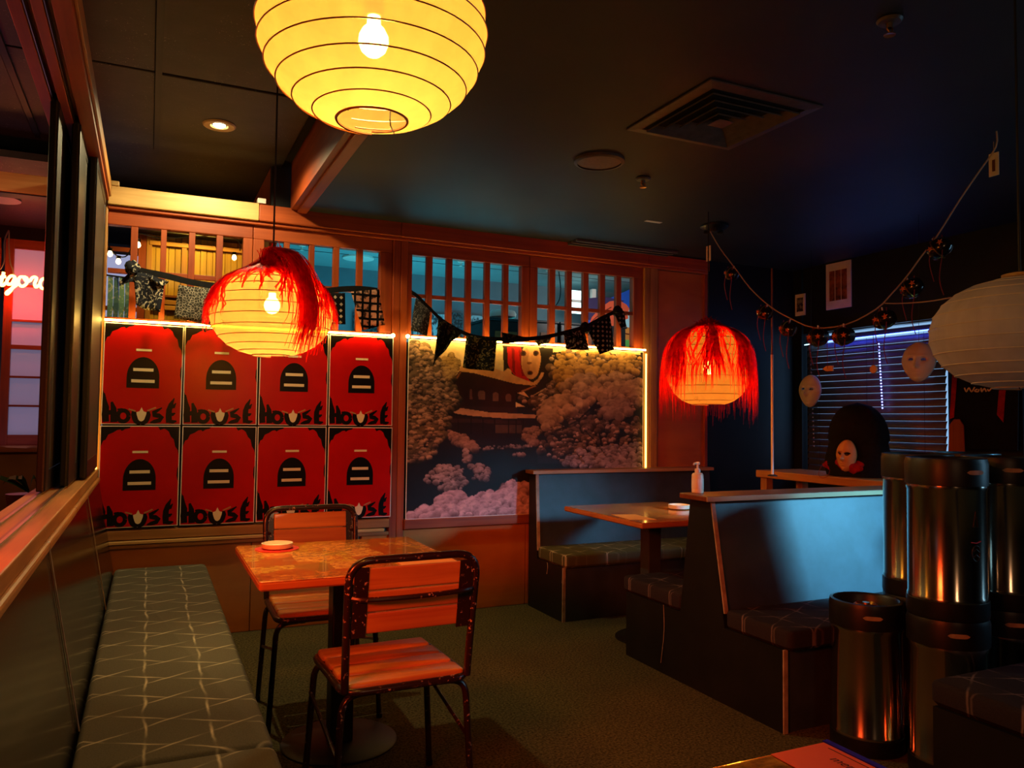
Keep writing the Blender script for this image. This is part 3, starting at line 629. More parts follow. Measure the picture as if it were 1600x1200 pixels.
# ------------------------------------------------------------------ rooms beyond the screen and beyond the sliding screens
br = struct('wall_rooms_beyond', (1, 8, 0))
box('wall_section', 'room_wall', br, -3.2, 5.3, 8.1, 8.2, 0, 3.0)
box('wall_section', 'room_wall', br, 5.2, 5.3, 5.1, 8.1, 0, 3.0)
pn = struct('partition_nook', (.68, 5.6, 0)); box('wall_section', 'red_wood_Z', pn, .655, .70, 5.07, 8.1, 0, ZT+.02)
c2 = struct('ceiling_beyond', (1, 6, ZT))
box('ceiling_sheet', 'teal_ceiling', c2, .82, 5.3, 5.07, 8.2, ZT, ZT+.05)
box('ceiling_sheet', 'tile_black', c2, -3.2, .815, 5.07, 8.2, ZT+.03, ZT+.06)
for Y in (6.2, 7.4): box('ceiling_bar', 'black_paint', c2, .83, 5.2, Y-.006, Y+.006, ZT-.003, ZT+.001)
B('beam_board', 'pale_wood', -3.1, -.43, 2.492, 2.60, D-.05, D+.06)
B('beam_lip', 'black_paint', -3.1, -.43, 2.485, 2.492, D-.05, D+.06)
# lowered ceiling and shoji windows of the bar seen over the sill
lr = struct('ceiling_bar_room', (-1.5, 6, 2.7)); box('ceiling_sheet', 'tile_black', lr, -3.2, -.45, 5.08, 7.2, 2.72, 2.76)
MB().lathe([(.12, 0), (.12, .012), (.085, .018), (.0, .018)], (-.93, 6.05, 2.70), 24).build('downlight_rim', 'white_plastic', lr, True)
bw = struct('wall_bar_room', (-1.5, 7, 0))
box('header', 'frame_black', bw, -3.2, -.5, 6.96, 7.1, 2.62, 2.72); box('lower_wall', 'wainscot', bw, -3.2, -.2, 6.98, 7.1, 0, 1.0)
box('dado_rail', 'oak_X', bw, -3.2, -.2, 6.94, 7.1, 1.0, 1.05); box('side_return', 'room_wall', bw, -.45, -.42, 5.1, 7.1, 0, 2.8)
def shoji(k, xa, xb):
    w = struct('window_%d' % k, (xa, 7, 1.06)); zz = [1.06, 1.14, 1.35, 1.56, 1.77, 1.80, 2.02, 2.24, 2.27, 2.50, 2.66]
    fr = 'red_wood_Z'
    box('stile', fr, w, xa, xa+.055, 6.95, 7.0, 1.05, 2.62); box('stile', fr, w, xb-.055, xb, 6.95, 7.0, 1.05, 2.62)
    box('rail', 'red_wood_X', w, xa, xb, 6.955, 6.998, 1.05, 1.13); box('rail', 'red_wood_X', w, xa, xb, 6.955, 6.998, 2.55, 2.62)
    for z in (1.35, 1.57, 1.79, 2.0, 2.27): box('muntin', 'red_wood_X', w, xa+.05, xb-.05, 6.96, 6.995, z-.008, z+.008 if z != 1.79 else z+.024)
    z0 = 1.13
    for z1 in (1.342, 1.562, 1.782, 1.992, 2.262, 2.55):
        box('pane', 'daylit_pane', w, xa+.05, xb-.05, 6.985, 6.992, z0, z1); z0 = z1+.016
for k, (xa, xb) in enumerate(((-1.02, -.60), (-1.47, -1.05), (-1.92, -1.50))): shoji(5+k, xa, xb)
# neon writing hanging in front of the shoji
ng = thing('neon_sign', 'glowing red neon script hanging on two cords in front of the paper windows', 'neon sign', (-.90, 6.55, 2.22))
def nz(px, py): p = at(px, py, 1, 6.55); return (p.x, 6.55, p.z)
def zoomed(l): return [nz(x/8.57, 340+y/8.57) for x, y in l]
def smooth(P, n=4):
    P = [Vector(p) for p in P]; out = []
    for i in range(len(P)-1):
        a, b, c, d = P[max(i-1, 0)], P[i], P[i+1], P[min(i+2, len(P)-1)]
        for k in range(n):
            t = k/n; out.append(.5*((2*b)+(c-a)*t+(2*a-5*b+4*c-d)*t*t+(3*b-a-3*c+d)*t**3))
    return out+[P[-1]]
for l in ([(50, 730), (25, 830), (10, 890), (35, 910), (80, 870)], [(-20, 800), (30, 795), (80, 790)],
          [(205, 800), (150, 780), (95, 840), (105, 890), (160, 880), (205, 800), (195, 880), (150, 970), (95, 1025), (90, 1000), (170, 940), (240, 890)],
          [(320, 795), (265, 800), (245, 870), (290, 920), (350, 890), (365, 820), (320, 795), (350, 850), (400, 850)], [(400, 850), (440, 800), (490, 810), (465, 880), (480, 930), (530, 900)],
          [(610, 815), (560, 830), (535, 890), (560, 945), (610, 940), (650, 880)], [(680, 720), (640, 860), (650, 930), (690, 930)]):
    MB().tube(smooth(zoomed(l)), .0105, 8).build('neon_tube', 'neon_core', ng, True)
for l in ([(5, 690), (55, 580), (60, 320), (105, 190), (120, 190), (118, 340), (135, 590), (170, 690), (185, 760)],):
    MB().tube(smooth(zoomed(l)), .005, 6).build('hanging_cord', 'string_pale', ng, True)
light('neon_glow', 'POINT', (-.90, 6.86, 2.17), 3.2, (1, .012, .006), .02)
light('bar_ceiling_red_fill', 'POINT', (-1.1, 4.35, 2.1), 9, (1, .03, .02), .05)  # added red fill for the bar ceiling, no neon hangs here
pl_ = thing('potted_plant', 'green leafy plant behind the sill at the foot of the black screens', 'plant', (-.56, 4.3, .70))
for a, L in ((2.9, .24), (2.2, .10), (1.2, .08), (3.6, .12)):
    pts = [(-.50+math.cos(a)*L*t, 4.3, .93+.07*math.sin(t*2.6)) for t in (0, .25, .5, .75, 1)]
    MB().ribbon(pts, [.02, .03, .026, .016, .002], [(0, .7, .7)]*5).build('leaf', 'leaf_green', pl_)
MB().lathe([(.05, 0), (.07, .18), (.075, .22)], (-.52, 4.3, .70), 16).build('pot', 'cap_wood', pl_, True)
box('shelf_beyond_sill', 'oak_Y', wl, -.62, -.42, -1.2, 4.93, .66, .70)
# boarded yellow wall seen through the first lattice window
yb = struct('partition_boarded', (.2, 6.1, 0)); X0 = -.03
for i, x in enumerate(np.arange(X0, .61, .0425)): box('plank', 'boards_Z', yb, x+.001, x+.0415, 6.105+.003*(i % 2), 6.13, 0, 2.58, bevel=.002)
for x in (-.03, .20, .43, .63): box('batten', 'oak_Z', yb, x-.018, x+.018, 6.085, 6.112, 0, 2.58, bevel=.003)
for z in (2.06, 2.10, 2.52): box('batten', 'oak_X', yb, X0, .65, 6.08, 6.11, z-.016, z+.016, bevel=.003)
box('dark_rail', 'cap_wood', yb, X0, .65, 6.07, 6.12, 2.135, 2.150); box('head_beam', 'frame_black', yb, -.41, .65, 5.98, 6.14, 2.58, 2.80)  # thin rail in darker wood across the boards
lw = struct('window_8', (-.35, 6.1, 1.5)); box('pane', 'lilac_pane', lw, -.40, -.08, 6.12, 6.125, 1.2, 2.42)
for b in ((-.10, -.03, 1.2, 2.58), (-.415, -.39, 1.2, 2.58)): box('stile', 'red_wood_Z', lw, b[0], b[1], 6.09, 6.14, b[2], b[3])
for z in (1.7, 2.03, 2.45): box('rail', 'red_wood_X', lw, -.40, -.1, 6.10, 6.13, z-.01, z+.02)
fb = thing('fringed_cloth', 'pale blue striped cloth with fringe hanging in the lilac window', 'cloth', (-.2, 6.0, 2.0))
for i in range(5):
    x = -.265+i*.035; MB().ribbon([(x, 6.0+.01*(i % 2), 2.24), (x+.004, 6.0-.01, 2.06), (x, 6.0, 1.90-.02*(i % 2))], [.03, .034, .03], [(1, .3*(-1)**i, 0)]*3).build('fringe', 'fringe_blue', fb, solid=.002)
MB().tube([(-.32, 6.0, 2.25), (-.08, 6.0, 2.235)], .006).build('hanging_cord', 'cord_black', fb)
sl = thing('string_lights', 'string of small glowing bulbs behind the first lattice window', 'string lights', (0, 5.55, 2.3))
bp = [at(x, y, 1, 5.55) for x, y in ((166, 372), (172, 388), (184, 400), (200, 398), (215, 366), (250, 372), (300, 370), (345, 368), (372, 376), (375, 392))]
MB().tube(smooth(bp), .004, 6).build('flex', 'cord_black', sl)
for x, y in ((172, 396), (185, 408), (216, 382), (366, 402)):
    p = at(x, y, 1, 5.55); MB().lathe([(.010, .035), (.014, .034), (.014, .018), (.012, .016)], p, 10).build('socket', 'frame_black', sl, True)
    MB().lathe([(.002, -.022), (.012, -.016), (.016, -.004), (.012, .01), (.008, .017)], p, 12).build('bulb', 'bulb_small', sl, True)
bd = thing('back_room_downlight', 'round glowing cyan ceiling light seen through the second lattice window', 'ceiling light', (1.81, 7.489, ZT-.012))
MB().lathe([(.15, .012), (.15, -.004), (.12, -.008)], (1.81, 7.489, ZT-.012), 28, capb=False).build('rim', 'white_plastic', bd, True)
MB().lathe([(.118, 0), (.118, .004)], (1.81, 7.489, ZT-.014), 28).build('lens', 'back_downlight', bd)
for i, (x, y) in enumerate(((378, 515), (719, 480), (857, 470))):
    p = at(471 if i == 0 else x, 425 if i == 0 else y, 1, 7.2); p.z = ZT
    s_ = thing('sprinkler', ('small pale sprinkler on the teal ceiling in the second lattice window', 'small pale sprinkler on the teal ceiling in the third lattice window', 'small pale sprinkler on the teal ceiling in the fourth lattice window')[i], 'sprinkler', p)
    MB().lathe([(.008, -.05), (.02, -.048), (.008, -.044), (.008, -.014), (.03, -.010), (.035, 0)], p, 12).build('sprinkler_body', 'white_plastic', s_, True)
mat('collage_pale', lin('9ab4bc'), lin('22343c'), 26, (1, 1, .7), rough=.7, lo=.45, hi=.55, detail=6); mat('collage_dark', lin('3c5058'), lin('10181c'), 34, rough=.7, lo=.44, hi=.52, detail=6)
wp = [(605, 640, 470, 520), (552, 590, 488, 520), (646, 700, 488, 530), (703, 722, 488, 530), (728, 758, 492, 530)]
for i, (xa, xb, ya, yb_) in enumerate(wp):
    a, b = at(xa, ya, 1, 8.06), at(xb, yb_, 1, 8.06)
    o = box('wall_print', ('collage_pale', 'collage_dark')[i % 2], None, a.x, b.x, 8.06, 8.075, b.z-.3, a.z)
    tag(o, ['pale print on the far wall, second window beside the crossed flag', 'dark print on the far wall behind the crossed flag', 'dark print on the far wall in the first panes of window three', 'pale narrow print on the far wall in the third window', 'dark crowded print on the far wall in the third window'][i], 'picture', 'prints on the far blue wall')
def cabinet(xa, xb, yt, Y, label, cap=True):
    a, b = at(xa, yt, 1, Y), at(xb, yt+6, 1, Y); t = thing('game_cabinet', label, 'cabinet', ((a.x+b.x)/2, Y+.3, 0), 'black cabinets behind the lattice')
    box('body', 'frame_black', t, a.x, b.x, Y, Y+.6, 0, a.z-.02, bevel=.012); box('top_board', 'black_paint', t, a.x-.01, b.x+.01, Y-.012, Y+.61, a.z-.02, a.z, bevel=.004)
    box('front_panel', 'cap_wood', t, a.x+.06, b.x-.06, Y-.008, Y, .9, a.z-.12, bevel=.003)
cabinet(764, 817, 496, 6.6, 'black cabinet under a pale round cover, at the end of window three'); cabinet(836, 872, 500, 6.9, 'tall black cabinet behind the first panes of window four'); cabinet(876, 932, 503, 6.95, 'wide black cabinet in the middle of window four')
cabinet(938, 978, 508, 6.95, 'black cabinet in front of the painted orange tree')
p = at(785, 496, 1, 6.85); rc = thing('round_cover', 'pale round cover standing on the black cabinet', 'cover', p); MB().lathe([(.13, 0), (.135, .03), (.12, .06), (.04, .075)], p, 24).build('cover', 'white_plastic', rc, True)
a, b = at(890, 453, 1, 7.6), at(929, 492, 1, 7.6); w9 = struct('window_9', (a.x, 7.6, b.z)); box('pane', 'lit_window', w9, a.x, b.x-.12, 7.6, 7.61, b.z, a.z)
box('stile', 'white_plastic', w9, b.x-.05, b.x, 7.57, 7.62, b.z-.1, a.z+.03); box('rail', 'white_plastic', w9, a.x, b.x, 7.57, 7.62, b.z+.12, b.z+.15)
tm = thing('painted_wall_panel', 'bright painted panel with orange dome, blue sky and pale cloud beyond window four', 'painting', (4.5, 7.5, 1.5))
def toon(name, m, pts, lay): MB().prism([at(x, y, 1, 7.5)+Vector((0, -.004*lay, 0)) for x, y in pts], .003, (0, -1, 0)).build(name, m, tm)
toon('blue_ground', 'toon_blue', [(918, 478), (935, 474), (1000, 445), (1010, 560), (918, 560)], 0)
toon('plum_shape', 'toon_plum', [(919, 466), (945, 464), (975, 470), (940, 500), (919, 500)], 1)
toon('orange_dome', 'toon_orange', [(918, 512), (924, 496), (936, 482), (952, 471), (966, 469), (978, 476), (988, 490), (990, 512)], 2)
toon('tan_trunk', 'toon_tan', [(955, 511), (992, 511), (992, 532), (952, 536)], 3); toon('green_base', 'toon_green', [(940, 532), (994, 531), (994, 556), (940, 556)], 4)
toon('pale_cloud', 'toon_cloud', [(979, 490), (982, 483), (992, 482), (992, 512), (980, 512), (971, 507), (975, 500), (980, 498)], 5)
for l in ([(925, 502), (938, 490), (955, 480)], [(972, 520), (983, 522), (990, 522)]): 
    MB().tube([at(x, y, 1, 7.47) for x, y in l], .006, 6).build('drawn_line', 'toon_line', tm)
fx = thing('ceiling_cable', 'thin black cable hanging from the teal ceiling in window four', 'cable', at(877, 425, 1, 6.5))
MB().tube(smooth([at(x, y, 1, 6.5) for x, y in ((873, 424), (876, 450), (874, 468), (868, 478))]), .005, 6).build('cable', 'cord_black', fx)

# ------------------------------------------------------------------ LED strips round the pictures
def led(name, label, pts, m, r=.006, spots=()):
    t = thing(name, label, 'light strip', pts[0]); c = (Vector(pts[0])+Vector(pts[-1]))/2
    MB().tube(pts, r, 6).build('strip', m, t)
    for s in spots: MB().lathe([(.004, -.012), (.013, -.006), (.013, .006), (.004, .012)], s, 10).build('end_lamp', 'led_spot', t, True)
led('led_strip', 'warm light strip along the top of the red posters', [(-.24, D-.072, 1.826), (1.42, D-.072, 1.826)], 'led_warm', .0065, [(1.425, D-.075, 1.828)])
led('led_strip', 'warm light strip along the top of the snow picture', [(1.55, D-.072, 1.826), (3.395, D-.072, 1.826)], 'led_warm', .0065, [(1.525, D-.075, 1.828)])
led('led_strip', 'dim amber light strip upright in the corner beside the red posters', [(-.258, D-.05, .98), (-.258, D-.05, 1.82)], 'led_dim', .005)
led('led_strip', 'amber light strip upright at the far side of the snow picture', [(3.418, D-.045, .66), (3.418, D-.045, 1.80)], 'led_dim', .006)

# ------------------------------------------------------------------ bunting
def flag(parent, corners, m, Y, fold=.012, nx=8, nz=8, knot=False):
    P = [at(x, y, 1, Y) for x, y in corners]; mb = MB(); vs = []    # corners: top-left, top-right, bottom-right, bottom-left
    ph = random.random()*6
    for j in range(nz+1):
        t = j/nz
        for i in range(nx+1):
            s = i/nx; p = (P[0]*(1-s)+P[1]*s)*(1-t)+(P[3]*(1-s)+P[2]*s)*t
            d = fold*(math.sin(s*7+ph+t*1.5)*(.3+t)+.6*math.sin(s*3+t*4+ph)); vs.append((p.x, p.y+d, p.z+.3*fold*math.sin(s*5+ph)*t))
    mb.add(vs, [(j*(nx+1)+i, j*(nx+1)+i+1, (j+1)*(nx+1)+i+1, (j+1)*(nx+1)+i) for j in range(nz) for i in range(nx)])
    o = mb.build('flag', m, parent, True, solid=.0015); return o
def bunting(label, tape, Y, flags, knots, tw):
    c = at(*tape[0], 1, Y); t = thing('bunting', label, 'bunting', c)
    P = smooth([at(x, y, 1, Y-.012) for x, y in tape]); MB().ribbon(P, [tw]*len(P), [(0, .15, 1)]*len(P)).build('tape', 'black_fabric', t, solid=.004)
    for cn, m, fo in flags: flag(t, cn, m, Y-.015, fo)
    for cn, m in knots:
        mb = MB(); p = at(*cn, 1, Y-.02)
        for k in range(5):
            a = k*1.3; mb.lathe([(.004, -.03), (.02, -.02), (.026, 0), (.018, .02), (.004, .03)], p+Vector((.018*math.cos(a), .008*math.sin(a*2), .014*math.sin(a))), 10)
        mb.build('knot_cloth', m, t, True)
YB = 4.884
bunting('bunting of patterned cloth flags tied across the first two lattice windows', [(212, 420), (225, 424), (260, 431), (300, 441), (345, 448), (380, 452), (430, 458), (490, 457), (530, 452), (562, 451), (590, 454)], YB,
    [([(208, 424), (258, 437), (250, 490), (213, 476)], 'flag_bones', .02), ([(186, 440), (213, 416), (216, 440), (186, 446)], 'flag_bones', .012), ([(210, 424), (232, 428), (264, 440), (252, 450)], 'flag_bones', .006), ([(279, 445), (341, 452), (332, 508), (272, 498)], 'flag_asanoha', .010), ([(352, 453), (412, 462), (402, 512), (345, 505)], 'flag_cats', .012),
     ([(488, 457), (539, 458), (540, 507), (496, 502)], 'flag_cross', .006), ([(548, 456), (592, 452), (601, 508), (566, 516)], 'flag_animals', .006)], [((207, 418), 'flag_bones')], .036)
bunting('bunting of dark patterned flags sagging across the third and fourth lattice windows', [(643, 457), (652, 463), (668, 479), (690, 500), (712, 514), (740, 526), (775, 530), (815, 530), (850, 527), (885, 519), (915, 510), (940, 497), (962, 487)], YB,
    [([(650, 465), (673, 482), (668, 524), (642, 517)], 'flag_speckle', .008), ([(684, 497), (718, 514), (697, 545), (676, 571)], 'flag_leaf_dark', .02), ([(696, 506), (722, 518), (719, 525), (694, 540)], 'flag_leaf_dark', .012), ([(728, 524), (777, 529), (771, 581), (723, 574)], 'flag_leaf', .010),
     ([(783, 519), (836, 530), (822, 534), (784, 536)], 'flag_leaf_dark', .012), ([(836, 532), (862, 526), (858, 535), (842, 540)], 'flag_speckle', .01), ([(880, 520), (912, 512), (920, 548), (884, 545)], 'flag_cats', .006), ([(916, 510), (953, 494), (961, 545), (938, 554)], 'flag_squares', .01)], [((965, 486), 'black_fabric'), ((914, 512), 'black_fabric')], .028)
kt = [o for o in S.objects if o.name.startswith('bunting')][-1]; flag(kt, [(960, 488), (975, 486), (979, 510), (970, 513)], 'flag_squares', YB-.03, .006)

# ------------------------------------------------------------------ ceiling fittings
dl = thing('downlight', 'small round recessed ceiling light glowing above the bench end', 'ceiling light', (.298, 4.40, ZT-.01))
MB().lathe([(.085, .012), (.085, 0), (.078, -.006), (.046, -.004), (.040, .004)], (.298, 4.40, ZT-.004), 28, capb=False, capt=False).build('rim', 'pale_wood', dl, True)
MB().lathe([(.0, -.012), (.02, -.010), (.032, -.002), (.032, .004)], (.298, 4.40, ZT-.002), 20).build('lamp', 'downlight_glow', dl, True)
vt = thing('ceiling_vent', 'square black ceiling air vent of nested louvre frames', 'vent', (2.155, 2.578, ZC-.02))
def sqring(s0, s1, z0, z1, name, m='vent_metal'):
    mb = MB(); c = (2.155, 2.578); V = []
    for s, z in ((s0, z0), (s1, z1)):
        V += [(c[0]+a*s, c[1]+b*s, ZC+z) for a, b in ((-1, -1), (1, -1), (1, 1), (-1, 1))]
    V += [(x, y, z+.006) for x, y, z in V]
    fs = [(i, (i+1) % 4, 4+(i+1) % 4, 4+i) for i in range(4)]+[(8+i, 12+i, 12+(i+1) % 4, 8+(i+1) % 4) for i in range(4)]+[(i, 8+i, 8+(i+1) % 4, (i+1) % 4) for i in range(4)]+[(4+i, 4+(i+1) % 4, 12+(i+1) % 4, 12+i) for i in range(4)]
    return mb.add(V, fs).build(name, m, vt)
sqring(.285, .236, -.008, -.012, 'vent_frame')
for s in (.222, .172, .122, .072): sqring(s, s-.042, -.026, .004, 'louvre')
mb = MB(); c = (2.155, 2.578); mb.add([(c[0]-.04, c[1]-.04, ZC-.028), (c[0]+.04, c[1]-.04, ZC-.028), (c[0]+.04, c[1]+.04, ZC-.028), (c[0]-.04, c[1]+.04, ZC-.028), (c[0], c[1], ZC)], [(0, 1, 2, 3), (0, 1, 4), (1, 2, 4), (2, 3, 4), (3, 0, 4)]); mb.build('core', 'vent_metal', vt)
box('duct', 'grout_black', vt, c[0]-.235, c[0]+.235, c[1]-.235, c[1]+.235, ZC-.003, ZC-.001)
sp = thing('ceiling_speaker', 'round flush ceiling speaker beside the air vent', 'speaker', (1.985, 3.28, ZC-.012))
MB().lathe([(.125, .012), (.125, 0), (.115, -.006), (.108, -.006)], (1.985, 3.28, ZC-.012), 32, capb=False, capt=False).build('rim', 'vent_metal', sp, True)
mat('speaker_mesh', lin('6c5c50'), lin('7a685a'), 60, rough=.6); MB().lathe([(.0, .0), (.06, .001), (.108, .004), (.108, .010)], (1.985, 3.28, ZC-.016), 32, capb=False).build('grille', 'speaker_mesh', sp, True)
for (x, y, lab) in ((2.34, 3.42, 'brass ceiling sprinkler beside the round speaker'), (2.098, 1.702, 'brass ceiling sprinkler alone on the dark ceiling, nearest the camera')):
    s_ = thing('sprinkler', lab, 'sprinkler', (x, y, ZC-.05))
    MB().lathe([(.04, -.004), (.034, -.012), (.012, -.014), (.010, -.03)], (x, y, ZC), 16, capt=False).build('escutcheon', 'vent_metal', s_, True)
    MB().tube([(x-.010, y, ZC-.016), (x-.013, y, ZC-.034), (x, y, ZC-.046), (x+.013, y, ZC-.034), (x+.010, y, ZC-.016)], .003, 6).build('frame_arm', 'brass', s_, True)
    MB().lathe([(.004, -.050), (.018, -.052), (.018, -.049), (.004, -.047)], (x, y, ZC), 12).build('deflector', 'brass', s_, True)
ps = box('paper_scrap', 'white_paper', None, 2.86, 2.98, 4.135, 4.165, ZC-.0035, ZC-.001); tag(ps, 'torn white paper scrap stuck to the dark ceiling', 'paper')
fxm = thing('ceiling_mount', 'black cluster of ceiling hardware holding the far end of the ornament string', 'ceiling mount', (3.29, 4.03, ZC-.03))
MB().lathe([(.09, 0), (.09, -.012), (.06, -.03), (.02, -.035)], (3.33, 4.05, ZC), 20, capb=False).build('plate', 'frame_black', fxm, True)
for a in (0, 2.1, 4.2): MB().lathe([(.012, -.055), (.022, -.05), (.02, -.03), (.01, -.02)], (3.33+.05*math.cos(a), 4.05+.05*math.sin(a), ZC), 12).build('lamp_head', 'grey_metal', fxm, True)
MB().tube([(3.29, 4.033, ZC-.03), (3.27, 4.033, ZC-.075)], .003, 6).build('hook', 'brass', fxm)
lvt = thing('slot_vent', 'long narrow black slot vent in the ceiling edge above the screen', 'vent', (3.05, 4.88, ZC-.02))
for y in (4.80, 4.865, 4.93): box('vent_blade', 'vent_metal', lvt, 2.72, 3.60, y-.012, y+.012, ZC-.02, ZC-.001, bevel=.003)
box('slot', 'grout_black', lvt, 2.72, 3.60, 4.79, 4.94, ZC-.004, ZC-.001)

# ------------------------------------------------------------------ paper lanterns and red wigs
def lantern(name, label, c, R, Hh, m, ribs, op=.25, cord_top=ZC, bulb=True, ribm='cap_wood', energy=10, col=(1, .58, .17), bz=0.0, sq=.86, ribr=.0016):
    c = Vector(c); t = thing(name, label, 'lantern', c)
    th0 = math.asin(op); N = ribs*3
    def prof(k):
        th = th0+(PI-2*th0)*k/N; r = R*abs(math.sin(th))**sq; z = -Hh*math.cos(th); ph = (k % 3)/3*PI
        return (r*(1-.012*math.sin(ph)), z)
    pf = [prof(k) for k in range(N+1)]
    MB().lathe(pf, c, 72, capb=False, capt=False).build('paper_shade', m, t, True)
    for k in range(0, N+1, 3):
        r, z = pf[k]; off = math.atan2(c.y, c.x)+.25*math.sin(k*2.3)
        n = 64; MB().tube([(c.x+(r+.0008)*math.cos(off+2*PI*i/n), c.y+(r+.0008)*math.sin(off+2*PI*i/n), c.z+z+ .006*(i/n-.5)) for i in range(n+1)], ribr if 0 < k < N else ribr*1.8, 5).build('rib', ribm, t, True)
    rt, zt = pf[-1]; rb, zb = pf[0]
    for a in (.6, .6+PI):
        MB().tube([(c.x+rb*math.cos(a), c.y+rb*math.sin(a), c.z+zb-.004), (c.x+rb*.95*math.cos(a+.1), c.y+rb*.95*math.sin(a+.1), c.z+zb+.012), (c.x+rb*.8*math.cos(a), c.y+rb*.8*math.sin(a), c.z+zb+.02), (c.x+rt*.95*math.cos(a), c.y+rt*.95*math.sin(a), c.z+zt)], .0014, 5).build('wire_spreader', 'cord_black', t)
    MB().tube([(c.x, c.y, c.z+bz+.06), (c.x, c.y, cord_top)], .0035, 8).build('cord', 'cord_black', t)
    MB().lathe([(.017, .035), (.020, .04), (.020, .085), (.008, .10)], c+Vector((0, 0, bz)), 16).build('lamp_holder', 'frame_black', t, True)
    if bulb:
        MB().lathe([(.002, -.046), (.014, -.043), (.024, -.034), (.030, -.018), (.029, -.004), (.022, .010), (.014, .018), (.013, .036)], c+Vector((0, 0, bz)), 18).build('bulb', 'bulb_hot', t, True)
        l = light('lantern_lamp', 'POINT', c+Vector((0, 0, bz-.02)), energy, col, .035)
        for o in t.children:
            pass
    return t
def wig(label, c, R, Hh, n, density, top, seed, name='hair_wig', sq=.86, lenf=None):
    c = Vector(c); rr = random.Random(seed); t = thing(name, label, 'wig', c+Vector((0, 0, Hh))); mb = MB(); made = 0
    while made < n:
        az = rr.uniform(-PI, PI); th1, hang, p = density(az, rr)
        if rr.random() > p: continue
        made += 1; pts, sides, ws = [], [], []; K = 12; wdr = rr.gauss(0, .10); lift = rr.uniform(1.012, 1.055)+.02*rr.random()**3; w0 = rr.uniform(.003, .0075)
        start = top(rr)
        for k in range(K+1):
            s = k/K; th = .06+(th1-.06)*s; a = az+wdr*s*s*2+.10*math.sin(s*5+az*3)*rr.random()*.4
            r = R*max(.0, math.sin(min(th, PI*.5)))**sq*lift; z = Hh*math.cos(th)*lift+.004
            q = Vector((r*math.cos(a), r*math.sin(a), z)); f = max(0, 1-s*3.2); q = q*(1-f)+start*f
            pts.append(c+q); sides.append(Vector((-math.sin(a), math.cos(a), rr.uniform(-.2, .2)))); ws.append(w0)
        tip = pts[-1]; out = Vector((math.cos(az), math.sin(az), 0))
        if hang > 0:
            for k in range(1, 6):
                s = k/5; pts.append(tip+Vector((0, 0, -hang*s))+out*(.012*math.sin(s*2.2))+sides[-1]*(.02*wdr*s)); sides.append(sides[-1]); ws.append(w0*(1-.85*s))
        mb.ribbon(pts, ws, sides)
    mb.build('hair', 'hair_red', t, True); return t
L1 = (.384, 1.5, 2.065); L2 = (.418, 3.1, 1.690); L3 = (3.08, 3.8, 1.625); L4 = (2.23, 1.39, 1.555)
lantern('paper_lantern', 'large glowing yellow paper lantern hanging nearest the camera', L1, .226, .185, 'paper_lit', 12, energy=92, bz=-.005)
lantern('paper_lantern', 'glowing round paper lantern under a red wig above the wooden table', L2, .229, .165, 'paper_amber', 11, cord_top=ZT, energy=125, bz=.045)
lantern('paper_lantern', 'small amber paper lantern hidden by long red hair over the far booth table', L3, .255, .235, 'paper_amber', 10, energy=62, col=(1, .36, .06), sq=.7)
l4 = lantern('paper_lantern', 'unlit white paper lantern hanging in front of the window blinds', L4, .232, .157, 'paper_white', 11, bulb=False, ribm='white_paper', ribr=.0012)
MB().lathe([(.03, .0), (.045, .004), (.045, .012), (.02, .018)], (L4[0], L4[1], L4[2]+.157), 20).build('top_cap', 'pale_wood', l4, True)
CA2 = math.atan2(-L2[1], -L2[0])
def d2(az, rr):
    d = (az-CA2+PI) % (2*PI)-PI              # 0 faces the camera, + is to the photo's right
    d = d
    if -1.0 < d < .28: return (rr.uniform(.5, .80) if rr.random() < .8 else rr.uniform(.8, 1.3), 0, .75)
    if .28 <= d < .50: return (rr.uniform(1.0, 1.45), rr.uniform(.0, .07), .9)
    if .50 <= d < .95: return (rr.uniform(.6, .95), rr.uniform(0, .05), .5)
    if .95 <= d < 1.9: return (rr.uniform(1.2, 1.62), rr.uniform(.02, .08), 1)
    if d <= -1.9 or d >= 1.9: return (rr.uniform(1.0, 1.5), rr.uniform(0, .05), .35)
    return (rr.uniform(1.3, 1.62), rr.uniform(.0, .10), 1)
wig('red wig draped over the lantern above the wooden table', L2, .229, .165, 1000, d2, lambda rr: Vector((rr.gauss(.0, .016), rr.gauss(0, .016), .235+rr.gauss(0, .012))), 3)
def d3(az, rr):
    d = (az-math.atan2(-L3[1], -L3[0])+PI) % (2*PI)-PI
    cl = .5+.5*math.sin(d*7+1); side = min(1, abs(d)/1.2); return (rr.uniform(1.3, 1.75) if cl > .35 else rr.uniform(.6, 1.0), rr.uniform(.02, .10)+side*rr.uniform(.05, .26) if cl > .3 else 0, .04+.7*cl**3+.55*side*cl+.25*side)
wig('long shaggy red wig hanging over the amber lantern by the far booth', L3, .268, .235, 1500, d3, lambda rr: Vector((rr.gauss(0, .03), rr.gauss(0, .03), .262+rr.gauss(0, .014))), 5, sq=.7)
kn = MB(); rr = random.Random(4)                          # knot of hair tied on top, falling toward the window
for i in range(170):
    o = Vector((rr.gauss(0, .012), rr.gauss(0, .012), 0)); base = Vector(L2)+Vector((-.012, -.01, .165))+o
    w = rr.gauss(0, .011); v = rr.gauss(0, .02)
    pts = smooth([base, base+Vector((.0, 0, .075)), base+Vector((.035+w, -.04, .078)), base+Vector((.070+w, -.115, .03)), base+Vector((.095+w*1.3, -.185, -.055)), base+Vector((.108+w*1.6, -.232, -.145+v)), base+Vector((.104+w*1.8, -.246, -.225+v)), base+Vector((.090+w*2, -.242, -.285+v*1.6))], 3)
    n = len(pts); kn.ribbon(pts, [.005*(1-.7*(k/n)**2) for k in range(n)], [Vector((.7, .5, .3*rr.random())).normalized()]*n)
